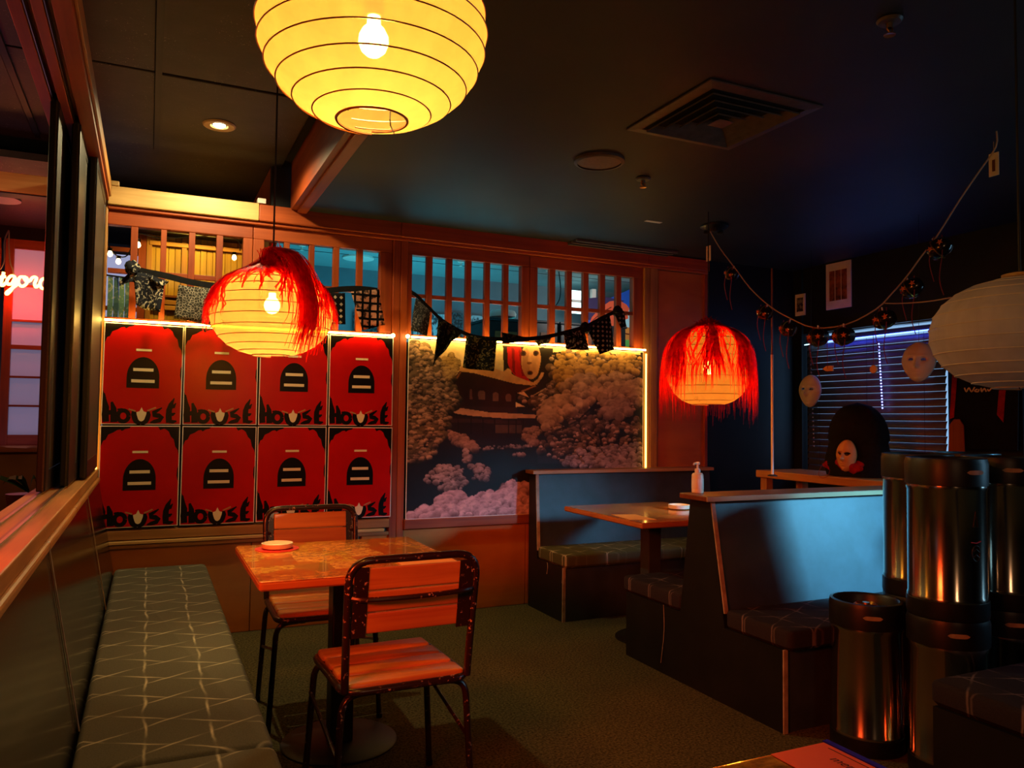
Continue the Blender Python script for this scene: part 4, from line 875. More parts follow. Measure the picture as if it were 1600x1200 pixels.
wg = [o for o in S.objects if o.name.startswith('hair_wig')][0]; kn.build('hair_tail', 'hair_red', wg, True)

# ------------------------------------------------------------------ wooden table with two chairs
def table(label, x0, x1, y0, y1, zt, col, disc, cm='frame_black', dm='grey_metal', th=.032):
    t = thing('pedestal_table', label, 'table', (col[0], col[1], 0))
    MB().rbox(x0, x1, y0, y1, zt-th, zt-.003, .012, 3).build('table_edge', 'ply', t)
    MB().rbox(x0+.002, x1-.002, y0+.002, y1-.002, zt-.004, zt, .012, 3).build('table_top', 'collage_top', t)
    box('column', cm, t, col[0]-.045, col[0]+.045, col[1]-.045, col[1]+.045, .012, zt-th-.012, bevel=.006)
    box('top_plate', cm, t, col[0]-.15, col[0]+.15, col[1]-.15, col[1]+.15, zt-th-.012, zt-th)
    MB().lathe([(disc, 0), (disc, .006), (disc-.006, .010), (.06, .013)], (col[0], col[1], 0), 48).build('base_disc', dm, t, True)
    return t
table('wooden collage-topped table on a round steel foot beside the bench', .345, 1.100, 2.70, 3.49, .75, (.728, 3.17), .228)
def bev(path, r, n=5):                                  # polyline with rounded corners
    out = [Vector(path[0])]
    for i in range(1, len(path)-1):
        a, b, c = Vector(path[i-1]), Vector(path[i]), Vector(path[i+1]); u, v = (a-b), (c-b); rr_ = min(r, u.length*.49, v.length*.49)
        p, q = b+u.normalized()*rr_, b+v.normalized()*rr_
        for k in range(n+1):
            s = k/n; out.append(p*(1-s)**2+b*2*s*(1-s)+q*s*s)
    return out+[Vector(path[-1])]
def chair(label):
    t = thing('slatted_chair', label, 'chair', (0, 0, 0), 'slatted tube chairs at the wooden table'); cp = 'chip_paint'
    MB().tube(bev([(-.203, -.205, .455), (-.207, -.225, .62), (-.212, -.262, .862), (.212, -.262, .862), (.207, -.225, .62), (.203, -.205, .455)], .075, 6), .0125, 10).build('back_frame', cp, t, True)
    for i, (z0, z1) in enumerate(((.632, .696), (.700, .764), (.768, .838))):
        def yy(z): return -.225-.037*(z-.62)/.242
        mb = MB(); vs = [(x, yy(z)+d, z) for x in (-.165, .172) for z in (z0, z1) for d in (-.006, .009)]
        mb.add(vs, [(0, 1, 3, 2), (4, 6, 7, 5), (0, 4, 5, 1), (2, 3, 7, 6), (0, 2, 6, 4), (1, 5, 7, 3)]); mb.build('back_board', 'slat_wood', t, bevel=.004)
    for s in (-1, 1):
        x0, x1 = (s*.195, s*.150) if s > 0 else (s*.195, s*.150)
        mb = MB(); vs = [(x, (-.225-.037*(z-.62)/.242)+d, z) for x in (x0, x1) for z in (.622, .842) for d in (-.008, -.004)]
        mb.add(vs, [(0, 1, 3, 2), (4, 6, 7, 5), (0, 4, 5, 1), (2, 3, 7, 6), (0, 2, 6, 4), (1, 5, 7, 3)]); mb.build('side_plate', cp, t)
    MB().tube(smooth([(-.200, -.246, .748), (-.15, -.272, .744), (0, -.282, .744), (.15, -.272, .746), (.200, -.246, .748)], 5), .0085, 8).build('back_rail', cp, t, True)
    lp = bev([(0, -.215, .452), (.205, -.215, .452), (.205, .215, .452), (-.205, .215, .452), (-.205, -.215, .452), (0, -.215, .452)], .06, 5)[:-1]
    MB().tube(lp, .0125, 10, closed=True).build('seat_frame', cp, t, True)
    for i in range(4):
        y0 = -.207+i*.1055; MB().rbox(-.196, .196, y0, y0+.0945, .452, .476+.0015*(i % 2), .016, 4).build('seat_slat', 'slat_wood', t, True)
    for sx in (-1, 1):
        for sy in (-1, 1):
            MB().tube(bev([(sx*.09, sy*.185, .440), (sx*.205, sy*.187, .438), (sx*.232, sy*.200, 0)], .09, 6), .0115, 9).build('leg', cp, t, True)
        MB().tube([(sx*.218, -.194, .245), (sx*.218, .194, .335)], .007, 8).build('stretcher', cp, t, True)
        MB().lathe([(.013, 0), (.013, .018), (.011, .02)], (sx*.232, .2, 0), 10).build('foot_cap', 'rubber', t); MB().lathe([(.013, 0), (.013, .018), (.011, .02)], (sx*.232, -.2, 0), 10).build('foot_cap', 'rubber', t)
    return t
ch = chair('slatted chair with its red-lit back to the camera at the wooden table'); ch2 = copy_tree(ch)
ch.location = (.765, 2.625, 0); ch.rotation_euler = (0, 0, .03)
ch2.location = (.715, 3.56, 0); ch2.rotation_euler = (0, 0, PI-.02); ch2['label'] = 'slatted chair facing the camera on the poster side of the wooden table'
p = at(433, 858, 2, .75)
cs = MB().lathe([(.088, 0), (.088, .003)], (p.x, p.y, .7505), 32).build('coaster', 'coaster_red', None, True); tag(cs, 'red round paper coaster on the wooden table', 'coaster')
da = MB().lathe([(.046, 0), (.060, .004), (.063, .022), (.058, .023), (.050, .009), (.0, .008)], (p.x, p.y, .754), 36, capt=False).build('ashtray', 'dish', None, True); tag(da, 'round cream ashtray on the red coaster of the wooden table', 'ashtray')
p = at(672, 878, 2, .752); mc = box('menu_card', 'menu_orange', None, p.x-.12, p.x+.10, p.y-.10, p.y+.05, .7515, .7535); tag(mc, 'pale menu sheet on the wooden table behind the chair back', 'menu')

# ------------------------------------------------------------------ booths (seats run across the room, ends on the aisle)
BX0 = 2.432
def endpanel(pts, name, par, th=.022, m='booth_end', x=BX0):      # outline in (y, z), faces the aisle
    MB().prism([(x, y, z) for y, z in pts], th, (1, 0, 0)).build(name, m, par)
def edge(par, a, b, x=BX0, w=.022):                               # raw ply edge strip
    d = (Vector((0, b[0], b[1]))-Vector((0, a[0], a[1]))).normalized(); n = Vector((0, -d.z, d.y))*.004; A, Bq = Vector((x, *a)), Vector((x, *b))
    MB().add([A-n, A+n, A+n+Vector((w, 0, 0)), A-n+Vector((w, 0, 0)), Bq-n, Bq+n, Bq+n+Vector((w, 0, 0)), Bq-n+Vector((w, 0, 0))], [(0, 1, 2, 3), (4, 7, 6, 5), (0, 4, 5, 1), (1, 5, 6, 2), (2, 6, 7, 3), (3, 7, 4, 0)]).build('ply_edge', 'raw_edge', par)
b1 = thing('booth_bench', 'black booth bench against the screen wall with olive star-patterned seat', 'bench', (3.1, 4.7, 0), 'black booth benches'); X1 = 3.93
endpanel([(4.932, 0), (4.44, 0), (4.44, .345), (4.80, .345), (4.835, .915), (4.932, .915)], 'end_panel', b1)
edge(b1, (4.797, .40), (4.832, .915)); edge(b1, (4.437, .0), (4.437, .345))
mb = MB(); mb.add([(x, y, z) for x in (BX0+.022, X1) for y, z in ((4.80, .40), (4.835, .915), (4.932, .915), (4.932, .40))], [(0, 1, 2, 3), (4, 7, 6, 5), (0, 4, 5, 1), (1, 5, 6, 2), (2, 6, 7, 3), (3, 7, 4, 0)]); mb.build('backrest', 'booth_paint', b1)
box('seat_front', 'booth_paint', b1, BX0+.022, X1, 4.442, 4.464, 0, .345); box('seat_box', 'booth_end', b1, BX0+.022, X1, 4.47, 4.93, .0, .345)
MB().rbox(BX0+.0, X1, 4.40, 4.80, .345, .428, .03, 4).build('seat_cushion', 'seat_olive', b1, True)
box('cap', 'cap_wood', b1, BX0-.03, X1+.02, 4.81, 4.935, .917, .942, bevel=.004); box('cap_edge', 'cap_edge', b1, BX0-.03, X1+.02, 4.806, 4.812, .918, .940)
for (y, z0, z1) in ((4.64, .345, .27), (4.43, .345, .25), (4.415, .345, .24)):
    MB().tube(smooth([(BX0-.004, y, z0), (BX0-.007, y-.012, z0-.03), (BX0-.005, y+.004, z1)]), .0013, 5).build('loose_thread', 'string_pale', b1)
b2 = thing('booth_bench', 'double black booth divider with a seat either side and wooden cap, behind the kegs', 'bench', (3.1, 3.05, 0), 'black booth benches'); X2 = 3.86
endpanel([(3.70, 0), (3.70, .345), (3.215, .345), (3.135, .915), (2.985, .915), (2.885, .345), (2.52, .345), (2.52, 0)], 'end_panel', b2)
edge(b2, (2.885, .41), (2.982, .915)); edge(b2, (2.517, 0), (2.517, .345))
for nm, ys in (('backrest', ((2.888, .36), (2.985, .915), (3.02, .915), (2.93, .36))), ('backrest', ((3.215, .36), (3.135, .915), (3.10, .915), (3.18, .36)))):
    MB().add([(x, y, z) for x in (BX0+.022, X2) for y, z in ys], [(0, 1, 2, 3), (4, 7, 6, 5), (0, 4, 5, 1), (1, 5, 6, 2), (2, 6, 7, 3), (3, 7, 4, 0)]).build(nm, 'booth_paint', b2)
for y0, y1 in ((2.522, 2.544), (3.676, 3.698)): box('seat_front', 'booth_paint', b2, BX0+.022, X2, y0, y1, 0, .345)
box('seat_box', 'booth_end', b2, BX0+.022, X2, 2.55, 3.67, 0, .345)
MB().rbox(BX0-.0, X2, 2.475, 2.885, .345, .430, .03, 4).build('seat_cushion', 'seat_dark', b2, True); MB().rbox(BX0-.0, X2, 3.215, 3.745, .345, .428, .03, 4).build('seat_cushion', 'seat_dark', b2, True)
box('cap', 'cap_wood', b2, BX0-.045, X2+.03, 2.955, 3.165, .917, .942, bevel=.004); box('cap_edge', 'cap_edge', b2, BX0-.045, X2+.03, 2.950, 2.957, .918, .940)
MB().tube(smooth([(BX0-.003, 3.35, .35), (BX0-.006, 3.34, .22), (BX0-.004, 3.37, .05)]), .0014, 5).build('loose_thread', 'string_pale', b2)
b3 = thing('booth_bench', 'dark booth seat in the near corner beside the kegs', 'bench', (3.1, 1.45, 0), 'black booth benches')
endpanel([(1.83, 0), (1.83, .345), (1.45, .345), (1.36, .915), (1.24, .915), (1.24, 0)], 'end_panel', b3)
MB().rbox(BX0, 3.86, 1.43, 1.85, .345, .430, .035, 4).build('seat_cushion', 'seat_dark', b3, True)
box('seat_front', 'booth_paint', b3, BX0+.022, 3.86, 1.81, 1.828, 0, .345); box('seat_box', 'booth_end', b3, BX0+.022, 3.86, 1.26, 1.80, 0, .345)
table('collage-topped booth table with a black column between the two booths', 2.395, 3.16, 3.50, 4.36, .75, (2.755, 3.93), .21, 'booth_paint')
for o in S.objects:
    if o.name.startswith('base_disc') and o.parent and 'booth table' in o.parent['label']: o.data.materials[0] = M['frame_black']
def onz(pts, z, h, name, m, lab, cat): o = MB().prism([at(x, y, 2, z) for x, y in pts], h, (0, 0, 1)).build(name, m); return tag(o, lab, cat)
onz([(955, 804), (993, 804), (1026, 812), (984, 812)], .7505, .001, 'menu_sheet', 'menu_orange', 'orange lit menu sheet on the edge of the booth table', 'menu')
p = at(1061, 795, 2, .752); d2_ = MB().lathe([(.05, 0), (.064, .004), (.066, .026), (.060, .027), (.052, .010), (.0, .009)], (p.x, p.y, .752), 32, capt=False).build('ashtray', 'dish', None, True); tag(d2_, 'round white ashtray on the booth table', 'ashtray')
p = at(1090, 770, 2, .942); bt = thing('soap_bottle', 'clear pump bottle of hand sanitiser standing on the booth cap', 'bottle', (p.x, p.y, .942))
MB().lathe([(.026, 0), (.029, .003), (.029, .088), (.024, .096), (.012, .10)], p, 24).build('bottle_body', 'soap', bt, True); MB().lathe([(.0292, .02), (.0296, .021), (.0296, .07), (.0292, .071)], p, 24, capb=False, capt=False).build('paper_label', 'white_paper', bt, True)
MB().lathe([(.013, .10), (.014, .104), (.014, .118), (.005, .120), (.005, .138), (.012, .140), (.012, .150), (.003, .152)], p, 16).build('pump', 'white_plastic', bt, True)
MB().tube([(p.x, p.y, p.z+.145), (p.x-.030, p.y-.012, p.z+.146), (p.x-.036, p.y-.014, p.z+.138)], .0045, 8).build('nozzle', 'white_plastic', bt, True)

# ------------------------------------------------------------------ near table corner with the red menu
t3 = table('wooden table corner at the bottom edge of the picture, carrying the red menu', .34, 1.078, .26, 1.014, .75, (.71, .64), .22)
mr = MB().prism([(.945, 1.006, .7515), (1.062, 1.006, .7515), (1.062, .80, .7515), (.945, .80, .7515)], .0012, (0, 0, 1)).build('red_menu', 'menu_red'); tag(mr, 'red printed menu lying at the corner of the near table', 'menu')
MB().box(1.064, 1.076, .80, 1.010, .7515, .754).build('acrylic_edge', 'acrylic_blue', mr)
MB().box(1.050, 1.0515, .88, .985, .7528, .7532).build('dotted_rule', 'ink', mr)
def menu_uv(u, v): return (1.040-v, .93+u, .7530)       # the writing runs along the right edge, read from the far side
def _mt(u, v):                                          # baseline along +Y direction reversed, reading from opposite seat
    return (1.046-.012+v*0-(.020-v), .945-u, .7531)
text_mesh('menu', .026, 'menu_text', 'ink', mr, lambda u, v: (1.030-v*-1-.012, .925+u*-1, .7531), italic=.2)

# ------------------------------------------------------------------ steel beer kegs
def keg(label, x, y, z, rot=0, marks=False):
    t = thing('beer_keg', label, 'keg', (x, y, z), 'stacked steel beer kegs'); c = (x, y, z); R = .137
    MB().lathe([(.11, .035), (R-.004, .05), (R, .058), (R, .075), (R-.003, .080), (R-.003, .465), (R, .47), (R, .488), (R-.004, .500), (.11, .534), (.05, .545)], c, 56).build('body', 'keg_steel', t, True)
    MB().lathe([(R-.012, .0), (R+.001, .0), (R+.003, .012), (R+.002, .062), (R-.006, .066), (R-.016, .05)], c, 56, capb=False, capt=False).build('foot_ring', 'rubber', t, True)
    MB().lathe([(R-.004, .482), (R+.003, .485), (R+.004, .565), (R-.001, .583), (R-.012, .585), (R-.020, .575), (R-.020, .50)], c, 56, capb=False, capt=False).build('top_ring', 'rubber', t, True)
    for k in range(2):
        am = rot+k*PI; lo_, hi_ = [], []
        for q in range(9):
            aa = am-.26+.52*q/8; e_ = .007*math.sqrt(max(0, 1-((q-4)/4)**4))+.001; rr_ = R+.0048
            lo_.append((x+rr_*math.cos(aa), y+rr_*math.sin(aa), z+.536-e_)); hi_.append((x+rr_*math.cos(aa), y+rr_*math.sin(aa), z+.536+e_))
        MB().add(lo_+hi_, [(q, q+1, 10+q, 9+q) for q in range(8)]).build('hand_slot', 'raw_edge', t, solid=.0006)
    MB().lathe([(.047, .543), (.047, .560), (.038, .568), (.031, .558), (.016, .558), (.014, .57), (.0, .57)], c, 28, capb=False, capt=False).build('valve', 'brass', t, True)
    if marks:
        def sp(a, h, r=R-.0022): return Vector((x+r*math.cos(a), y+r*math.sin(a), z+h))
        ca = math.atan2(-y, -x)+.78; tri = [sp(ca-.10, .34), sp(ca+.06, .34), sp(ca-.02, .395)]
        MB().tube(tri, .002, 6, closed=True).build('triangle_mark', 'marker_black', t)
        MB().tube([sp(ca-.01+.13*math.cos(b), .245+.028*math.sin(b)) for b in [i*2*PI/20 for i in range(20)]], .0018, 6, closed=True).build('round_mark', 'marker_black', t)
        for hh in (.255, .235): MB().tube([sp(ca-.11, hh-.004), sp(ca-.02, hh+.006), sp(ca+.09, hh-.006)], .0022, 6).build('mark_stroke', 'marker_black', t)
        MB().tube([sp(ca-.16, .285), sp(ca, .282), sp(ca+.16, .288)], .002, 6).build('pink_line', 'pink_ink', t)
    return t
fr = -2.25
keg('lone steel keg on the floor with nothing on top, in front of the booth seat', 2.665, 2.30, 0, fr)
keg('steel keg on the floor carrying the marked keg', 2.745, 2.0, 0, fr); keg('steel keg with triangle and round marks, on top of the front stack', 2.745, 2.0, .586, fr+.5, True)
keg('steel keg on the floor at the back of the group, mostly hidden', 2.965, 2.29, 0, fr); keg('upper steel keg peeking out behind the marked keg', 2.965, 2.29, .586, fr)
keg('steel keg on the floor under the keg at the picture edge', 3.095, 2.02, 0, fr); keg('upper steel keg standing at the picture edge', 3.095, 2.02, .586, fr, False)
keg('steel keg on the floor at the window side of the group', 3.30, 2.31, 0, fr); keg('added upper keg at the window side of the group, blocking daylight from the booth back', 3.30, 2.31, .586, fr)  # the upper keg is added to keep daylight off the booth back

# ------------------------------------------------------------------ window wall: blinds, ledge, pole
def window(k, y0, y1):
    w = struct('window_%d' % k, (XR, y0, .86)); z0, z1 = .86, 2.03
    for b in ((y0, y0+.05, z0, z1), (y1-.05, y1, z0, z1)): box('jamb', 'frame_black', w, XR+.04, XR+.10, b[0], b[1], b[2], b[3])
    for b in ((z0, z0+.05), (z1-.008, z1)): box('frame_rail', 'frame_black', w, XR+.04, XR+.10, y0, y1, b[0], b[1])
    box('pane', 'glass', w, XR+.068, XR+.072, y0+.05, y1-.05, z0+.05, z1-.008); box('sill', 'black_paint', w, XR-.04, XR+.12, y0, y1, z0-.03, z0, bevel=.004)
window(10, 3.56, 4.88); window(11, .55, 3.08)
vb = thing('venetian_blind', 'dark venetian blind of many slats behind the masks', 'blind', (XR-.04, 4.22, 2.0)); ya, yb_ = 3.572, 4.80; ry = Matrix.Rotation(math.radians(-72), 3, 'Y')
slat_me = None
for i in range(20):
    z = 1.905-i*.0515
    if slat_me is None:
        mb = MB(); K = 6
        for y in (ya, yb_):
            for j in range(K+1):
                s = j/K-.5; q = ry@Vector((s*.0525, 0, .004*(1-4*s*s))); mb.v.append((XR-.03+q.x, y, z+q.z))
        mb.f = [(j, j+1, K+1+j+1, K+1+j) for j in range(K)]; o = mb.build('slat', 'blind_slat', vb, True, solid=.0012); slat_me = o; z_ref = z
    else:
        o = slat_me.copy(); COL.objects.link(o); o.parent = vb; o.location = (0, 0, z-z_ref)
box('head_rail', 'grey_metal', vb, XR-.055, XR-.005, ya, yb_, 1.945, 1.985, bevel=.004)
box('bottom_rail', 'grey_metal', vb, XR-.045, XR-.015, ya, yb_, .885, .905)
for y in (3.72, 4.2, 4.66): MB().tube([(XR-.055, y, 1.945), (XR-.055, y, .9)], .0012, 5).build('ladder_cord', 'cord_black', vb)
lb = thing('led_strip', 'bright blue light strip along the top of the window blind', 'light strip', (XR-.07, 4.2, 1.94))
MB().tube([(XR-.068, 3.60, 1.945), (XR-.068, 4.62, 1.938)], .0055, 6).build('strip', 'led_blue', lb); MB().tube([(XR-.068, 4.64, 1.937), (XR-.068, 4.80, 1.93)], .004, 6).build('strip_tail', 'led_cold', lb)
def chain(name, lab, px, m, n, zt_, zb_, X=XR-.085):
    a, b = at(px[0], px[1], 0, X), at(px[2], px[3], 0, X); t = thing(name, lab, 'chain', a)
    MB().tube([a, b], .001, 4).build('cord', 'cord_black', t); mb = MB()
    for i in range(n):
        q = a+(b-a)*((i+.5)/n); mb.lathe([(.001, -.006), (.0055, -.003), (.0055, .003), (.001, .006)], q, 6)
    o = mb.build('bead', m, t); o['kind'] = 'stuff'
chain('bead_chain', 'glinting blue bead chain hanging in front of the blind', (1373, 535, 1379, 640), 'bead_glint', 22, 0, 0)  # beads emit to stand for glints of the blue LED strip
chain('bead_chain', 'pale bead chain hanging behind the first white mask', (1266, 548, 1272, 700), 'string_pale', 24, 0, 0)
vb2 = thing('venetian_blind', 'second venetian blind at the near window, lowered to narrow the daylight', 'blind', (XR-.04, 1.8, 2.0))  # lowered over most of the unseen window to hold back sky light
box('head_rail', 'grey_metal', vb2, XR-.055, XR-.005, 1.15, 3.07, 1.945, 1.985)
k2 = (3.015-1.16)/(yb_-ya)
for i in range(19):
    o = slat_me.copy(); COL.objects.link(o); o.parent = vb2; o.scale = (1, k2, 1); o.location = (0, 1.16-1.8-k2*(ya-4.22), -.0515*i)
# wooden ledge on a low frame beside the booths
lg = thing('window_ledge', 'orange wooden ledge on a low frame running along the window side of the booths', 'ledge', (3.95, 3.3, 0))
box('ledge_top', 'oak_Y', lg, 3.905, 4.32, 2.35, 4.30, .905, .955, bevel=.005)
for y in (4.24, 2.45): box('ledge_post', 'oak_Z', lg, 3.92, 3.98, y-.03, y+.03, 0, .905, bevel=.004); box('ledge_post', 'oak_Z', lg, 4.25, 4.31, y-.03, y+.03, 0, .905, bevel=.004)
box('low_rail', 'oak_Y', lg, 3.93, 3.97, 2.48, 4.21, .2, .26)
p = at(1197, 763, 0, 4.02); cn = box('name_card', 'white_paper', None, 4.02, 4.024, p.y-.035, p.y+.035, p.z-.03, p.z+.03); tag(cn, 'small white printed card below the wooden ledge end', 'card')
box('card_line', 'ink', cn, 4.0185, 4.0195, p.y-.02, p.y+.02, p.z+.005, p.z+.012); cn.parent = None
sup = box('card_stand', 'frame_black', cn, 4.025, 4.03, p.y-.01, p.y+.01, 0, p.z)
pp = thing('pole', 'thin pale upright pole standing on the wooden ledge in front of the blue corner', 'pole', (4.10, 4.28, .955))
q = at(1207, 744, 2, .955); MB().tube([(q.x, q.y, .955), (q.x, q.y, 1.72)], .0085, 10).build('pole_shaft', 'mask_white', pp, True); MB().tube([(q.x, q.y, 1.72), (q.x, q.y, 2.27)], .006, 10).build('pole_upper_shaded', 'cap_wood', pp, True)  # brown upper length paints in the shade on the pale pole
MB().lathe([(.03, 0), (.03, .006), (.012, .012)], (q.x, q.y, .955), 16).build('pole_foot', 'grey_metal', pp, True)
# prints on the window wall
def wallprint(pxs, lab, X, cols):
    (xa, ya_), (xb, yb2) = pxs; a, b = at(xa, ya_, 0, X), at(xb, yb2, 0, X); t = thing('wall_print', lab, 'print', ((X, (a.y+b.y)/2, b.z)), 'small framed prints on the black window wall')
    y0, y1, z0, z1 = min(a.y, b.y), max(a.y, b.y), b.z, a.z
    box('print_sheet', 'white_paper', t, X-.004, X+.006, y0, y1, z0, z1)
    n = len(cols); w_ = (y1-y0)*.74/n
    for i, m in enumerate(cols):
        box('print_panel', m, t, X-.006, X-.004, y0+(y1-y0)*.13+i*w_+.004, y0+(y1-y0)*.13+(i+1)*w_-.004, z0+(z1-z0)*.18, z1-(z1-z0)*.17)
mat('print_red', lin('3c1008'), lin('b05a2c'), 16, rough=.5, detail=5); mat('print_grey', lin('1c1a18'), lin('8a806c'), 30, rough=.5, lo=.45, hi=.55)
wallprint(((1291, 414), (1330, 479)), 'white framed print of three red columns, high on the black window wall', XR-.008, ['print_red']*3)
wallprint(((1243, 461), (1258, 492)), 'tiny white print with grey figure near the corner of the window wall', XR-.008, ['print_grey'])
a, b = at(1136, 511, 1, D-.004), at(1144, 530, 1, D-.004); wp2 = box('paper_note', 'white_paper', None, a.x, b.x, D-.008, D-.002, b.z, a.z); tag(wp2, 'small pale note on the black wall behind the shaggy red wig', 'note')
box('note_ink', 'print_grey', wp2, a.x+.015, b.x-.015, D-.010, D-.008, b.z+.03, a.z-.03)

# ------------------------------------------------------------------ ornament string
g = thing('ornament_garland', 'string of small black barrel ornaments with red cords sagging across the window side', 'garland', (3.27, 3.05, 1.8)); XG = 3.27
GP = [(1110, 362), (1125, 388), (1150, 421), (1172, 450), (1202, 478), (1234, 497), (1272, 512), (1322, 507), (1369, 483), (1394, 458), (1416, 433), (1440, 400), (1462, 372), (1500, 312), (1530, 268), (1556, 230), (1557, 205)]
MB().tube(smooth([at(x, y, 0, XG) for x, y in GP], 3), .0035, 6).build('string', 'string_pale', g, True)
def barrel(px, py, s, tilt):
    c = at(px, py, 0, XG); R_ = Matrix.Rotation(tilt, 3, 'X')@Matrix.Rotation(.25, 3, 'Z'); r = .049*s
    def T(v): return c+R_@Vector(v)
    mb = MB(); prof = [(.014, -1.02), (.03, -.98), (.040, -.75), (.0475, -.35), (.049, 0), (.0475, .35), (.040, .75), (.03, .98), (.014, 1.02)]; sg = 22
    b0 = [(rr_*s*math.cos(2*PI*k/sg), h*.052*s, rr_*s*math.sin(2*PI*k/sg)) for rr_, h in prof for k in range(sg)]
    mb.add([T(v) for v in b0], [(i*sg+k, i*sg+(k+1) % sg, (i+1)*sg+(k+1) % sg, (i+1)*sg+k) for i in range(len(prof)-1) for k in range(sg)]+[tuple(range(sg)), tuple(range((len(prof)-1)*sg, len(prof)*sg))])
    o = mb.build('barrel_ornament', 'bell_black', g, True)
    MB().tube([T((r*1.01*math.cos(a), .012*s, r*1.01*math.sin(a))) for a in [i*2*PI/28 for i in range(28)]], .0035*s, 6, closed=True).build('gold_band', 'gold', o, True)
    for sy, w in ((-1, .0), (1, 0)):                      # star mark facing the aisle
        ang = PI+.25; pts = []
        for i in range(10):
            rr_ = (.017 if i % 2 == 0 else .007)*s; aa = PI/2+i*PI/5; yy_ = sy*.026*s+rr_*math.cos(aa); zz = rr_*math.sin(aa); xx = -math.sqrt(max(1e-6, (r*1.03)**2-zz*zz))*.985
            pts.append(T((xx, yy_, zz)))
        MB().prism(pts, .001, (-1, 0, 0)).build('star_mark', 'star_orange', o)
    top = c+Vector((0, 0, r))
    MB().tube([T((0, 0, r*.98)), T((0, 0, r*1.35))], .004, 6).build('clip', 'white_plastic', o)
    pts = smooth([top+Vector((-.01, -.02, .01)), top+Vector((-.03, -.035, -.08)), top+Vector((-.03, -.02, -.19)), top+Vector((-.03, -.04, -.27))])
    MB().tube(pts, .0022, 5).build('red_cord', 'red_cord', o); MB().tube(smooth([top+Vector((-.01, .02, .01)), top+Vector((-.03, .03, -.1)), top+Vector((-.02, .015, -.2))]), .0022, 5).build('red_cord', 'red_cord', o)
for x, y, s, tl in ((1143, 428, .78, .5), (1195, 489, .82, .45), (1231, 514, .84, .35), (1278, 527, .98, .0), (1318, 525, .98, .0), (1382, 499, .95, -.25), (1425, 450, .92, -.5), (1468, 388, .95, -.6)): barrel(x, y, s, tl)
for (x, y, X) in ((1107, 396, 3.27), (1553, 257, 3.27)):
    c = at(x, y, 0, X); MB().tube([(c.x, c.y, c.z+.10), (c.x, c.y, c.z+.045)], .0015, 5).build('tag_thread', 'string_pale', g)
    k = box('paper_tag', 'white_paper', g, c.x-.001, c.x+.001, c.y-.022, c.y+.022, c.z-.05, c.z+.05); MB().box(c.x-.003, c.x-.0012, c.y-.006, c.y+.006, c.z-.03, c.z+.02).build('tag_print', 'cap_wood', k)
for (x, y) in ((1293, 576), (1365, 577)):
    c = at(x, y, 0, XG); MB().tube([(c.x, c.y, c.z+.17), (c.x, c.y, c.z)], .0015, 5).build('red_cord', 'red_cord', g)
for (x, y, rd) in ((1293, 576, 0), (1365, 577, 1)):
    c = at(x, y, 0, XG)
    if rd: MB().tube([c-Vector((.005, 0, 0)), c+Vector((.005, 0, 0))], .02, 20).build('wooden_token', 'mask_tan', g)
    else: MB().prism([(c.x, c.y+.034, c.z), (c.x, c.y+.012, c.z+.014), (c.x, c.y-.034, c.z+.014), (c.x, c.y-.034, c.z-.014), (c.x, c.y+.012, c.z-.014)], .008, (1, 0, 0)).build('wooden_token', 'mask_tan', g)
sc = thing('loose_cord', 'loose pale cord strung from the ornaments to the white lantern', 'cord', at(1385, 473, 0, XG))
MB().tube(smooth([at(1383, 474, 0, XG), at(1410, 474, 0, 3.0), at(1450, 471, 0, 2.8), at(1486, 465, 0, 2.58)]), .0028, 6).build('cord', 'string_pale', sc)

# ------------------------------------------------------------------ masks, hooded bust, hanging cloth
def face(c, wd, ht, dp, yaw, name, m, par, holes=True, tiltz=0):
    n, k = 44, 56; g2 = lambda x, y, a, b, sx, sy: math.exp(-((x-a)/sx)**2-((y-b)/sy)**2); V = []; idx = {}; Fc = []
    Rz = Matrix.Rotation(yaw, 3, 'Z')@Matrix.Rotation(tiltz, 3, 'Y')
    def inside(u, v):
        lim = math.sqrt(max(0, 1-v*v)) if v > 0 else math.sqrt(max(0, 1-v*v))*(1+.22*v*1.0)
        return lim
    for j in range(k+1):
        v = -1+2*j/k; v2 = max(-.999, min(.999, v)); lim = inside(0, v2)
        for i in range(n+1):
            s = -1+2*i/n; u = s*lim
            d = math.sqrt(max(0, 1-min(1, s*s*.985)))*math.sqrt(max(.02, 1-v2*v2*.92))
            ax = abs(u)
            d += .24*g2(u, v, 0, -.08, .10, .22)+.30*g2(u, v, 0, -.20, .15, .09)+.06*g2(u, v, 0, .25, .10, .25)      # nose
            d -= .26*g2(ax, v, .36, .13, .18, .10); d += .12*g2(ax, v, .34, .31, .25, .07)                            # eye sockets, brow
            d += .07*g2(u, v, 0, -.46, .22, .05)+.06*g2(u, v, 0, -.57, .18, .05)-.05*g2(u, v, 0, -.515, .2, .02)      # lips
            d += .09*g2(u, v, 0, -.82, .22, .14)+.05*g2(ax, v, .45, -.12, .2, .18); d -= .05*g2(u, v, 0, -.68, .2, .06)
            q = Rz@Vector((u*wd/2, -d*dp, v*ht/2)); idx[(i, j)] = len(V); V.append(Vector(c)+q)
    for j in range(k):
        for i in range(n):
            u = (-1+2*(i+.5)/n)*inside(0, -1+2*(j+.5)/k); v = -1+2*(j+.5)/k
            if holes and ((abs(u)-.37)/.145)**2+((v-.115)/.055)**2 < 1: continue
            Fc.append((idx[(i, j)], idx[(i+1, j)], idx[(i+1, j+1)], idx[(i, j+1)]))
    return MB().add(V, Fc).build(name, m, par, True, solid=.003)
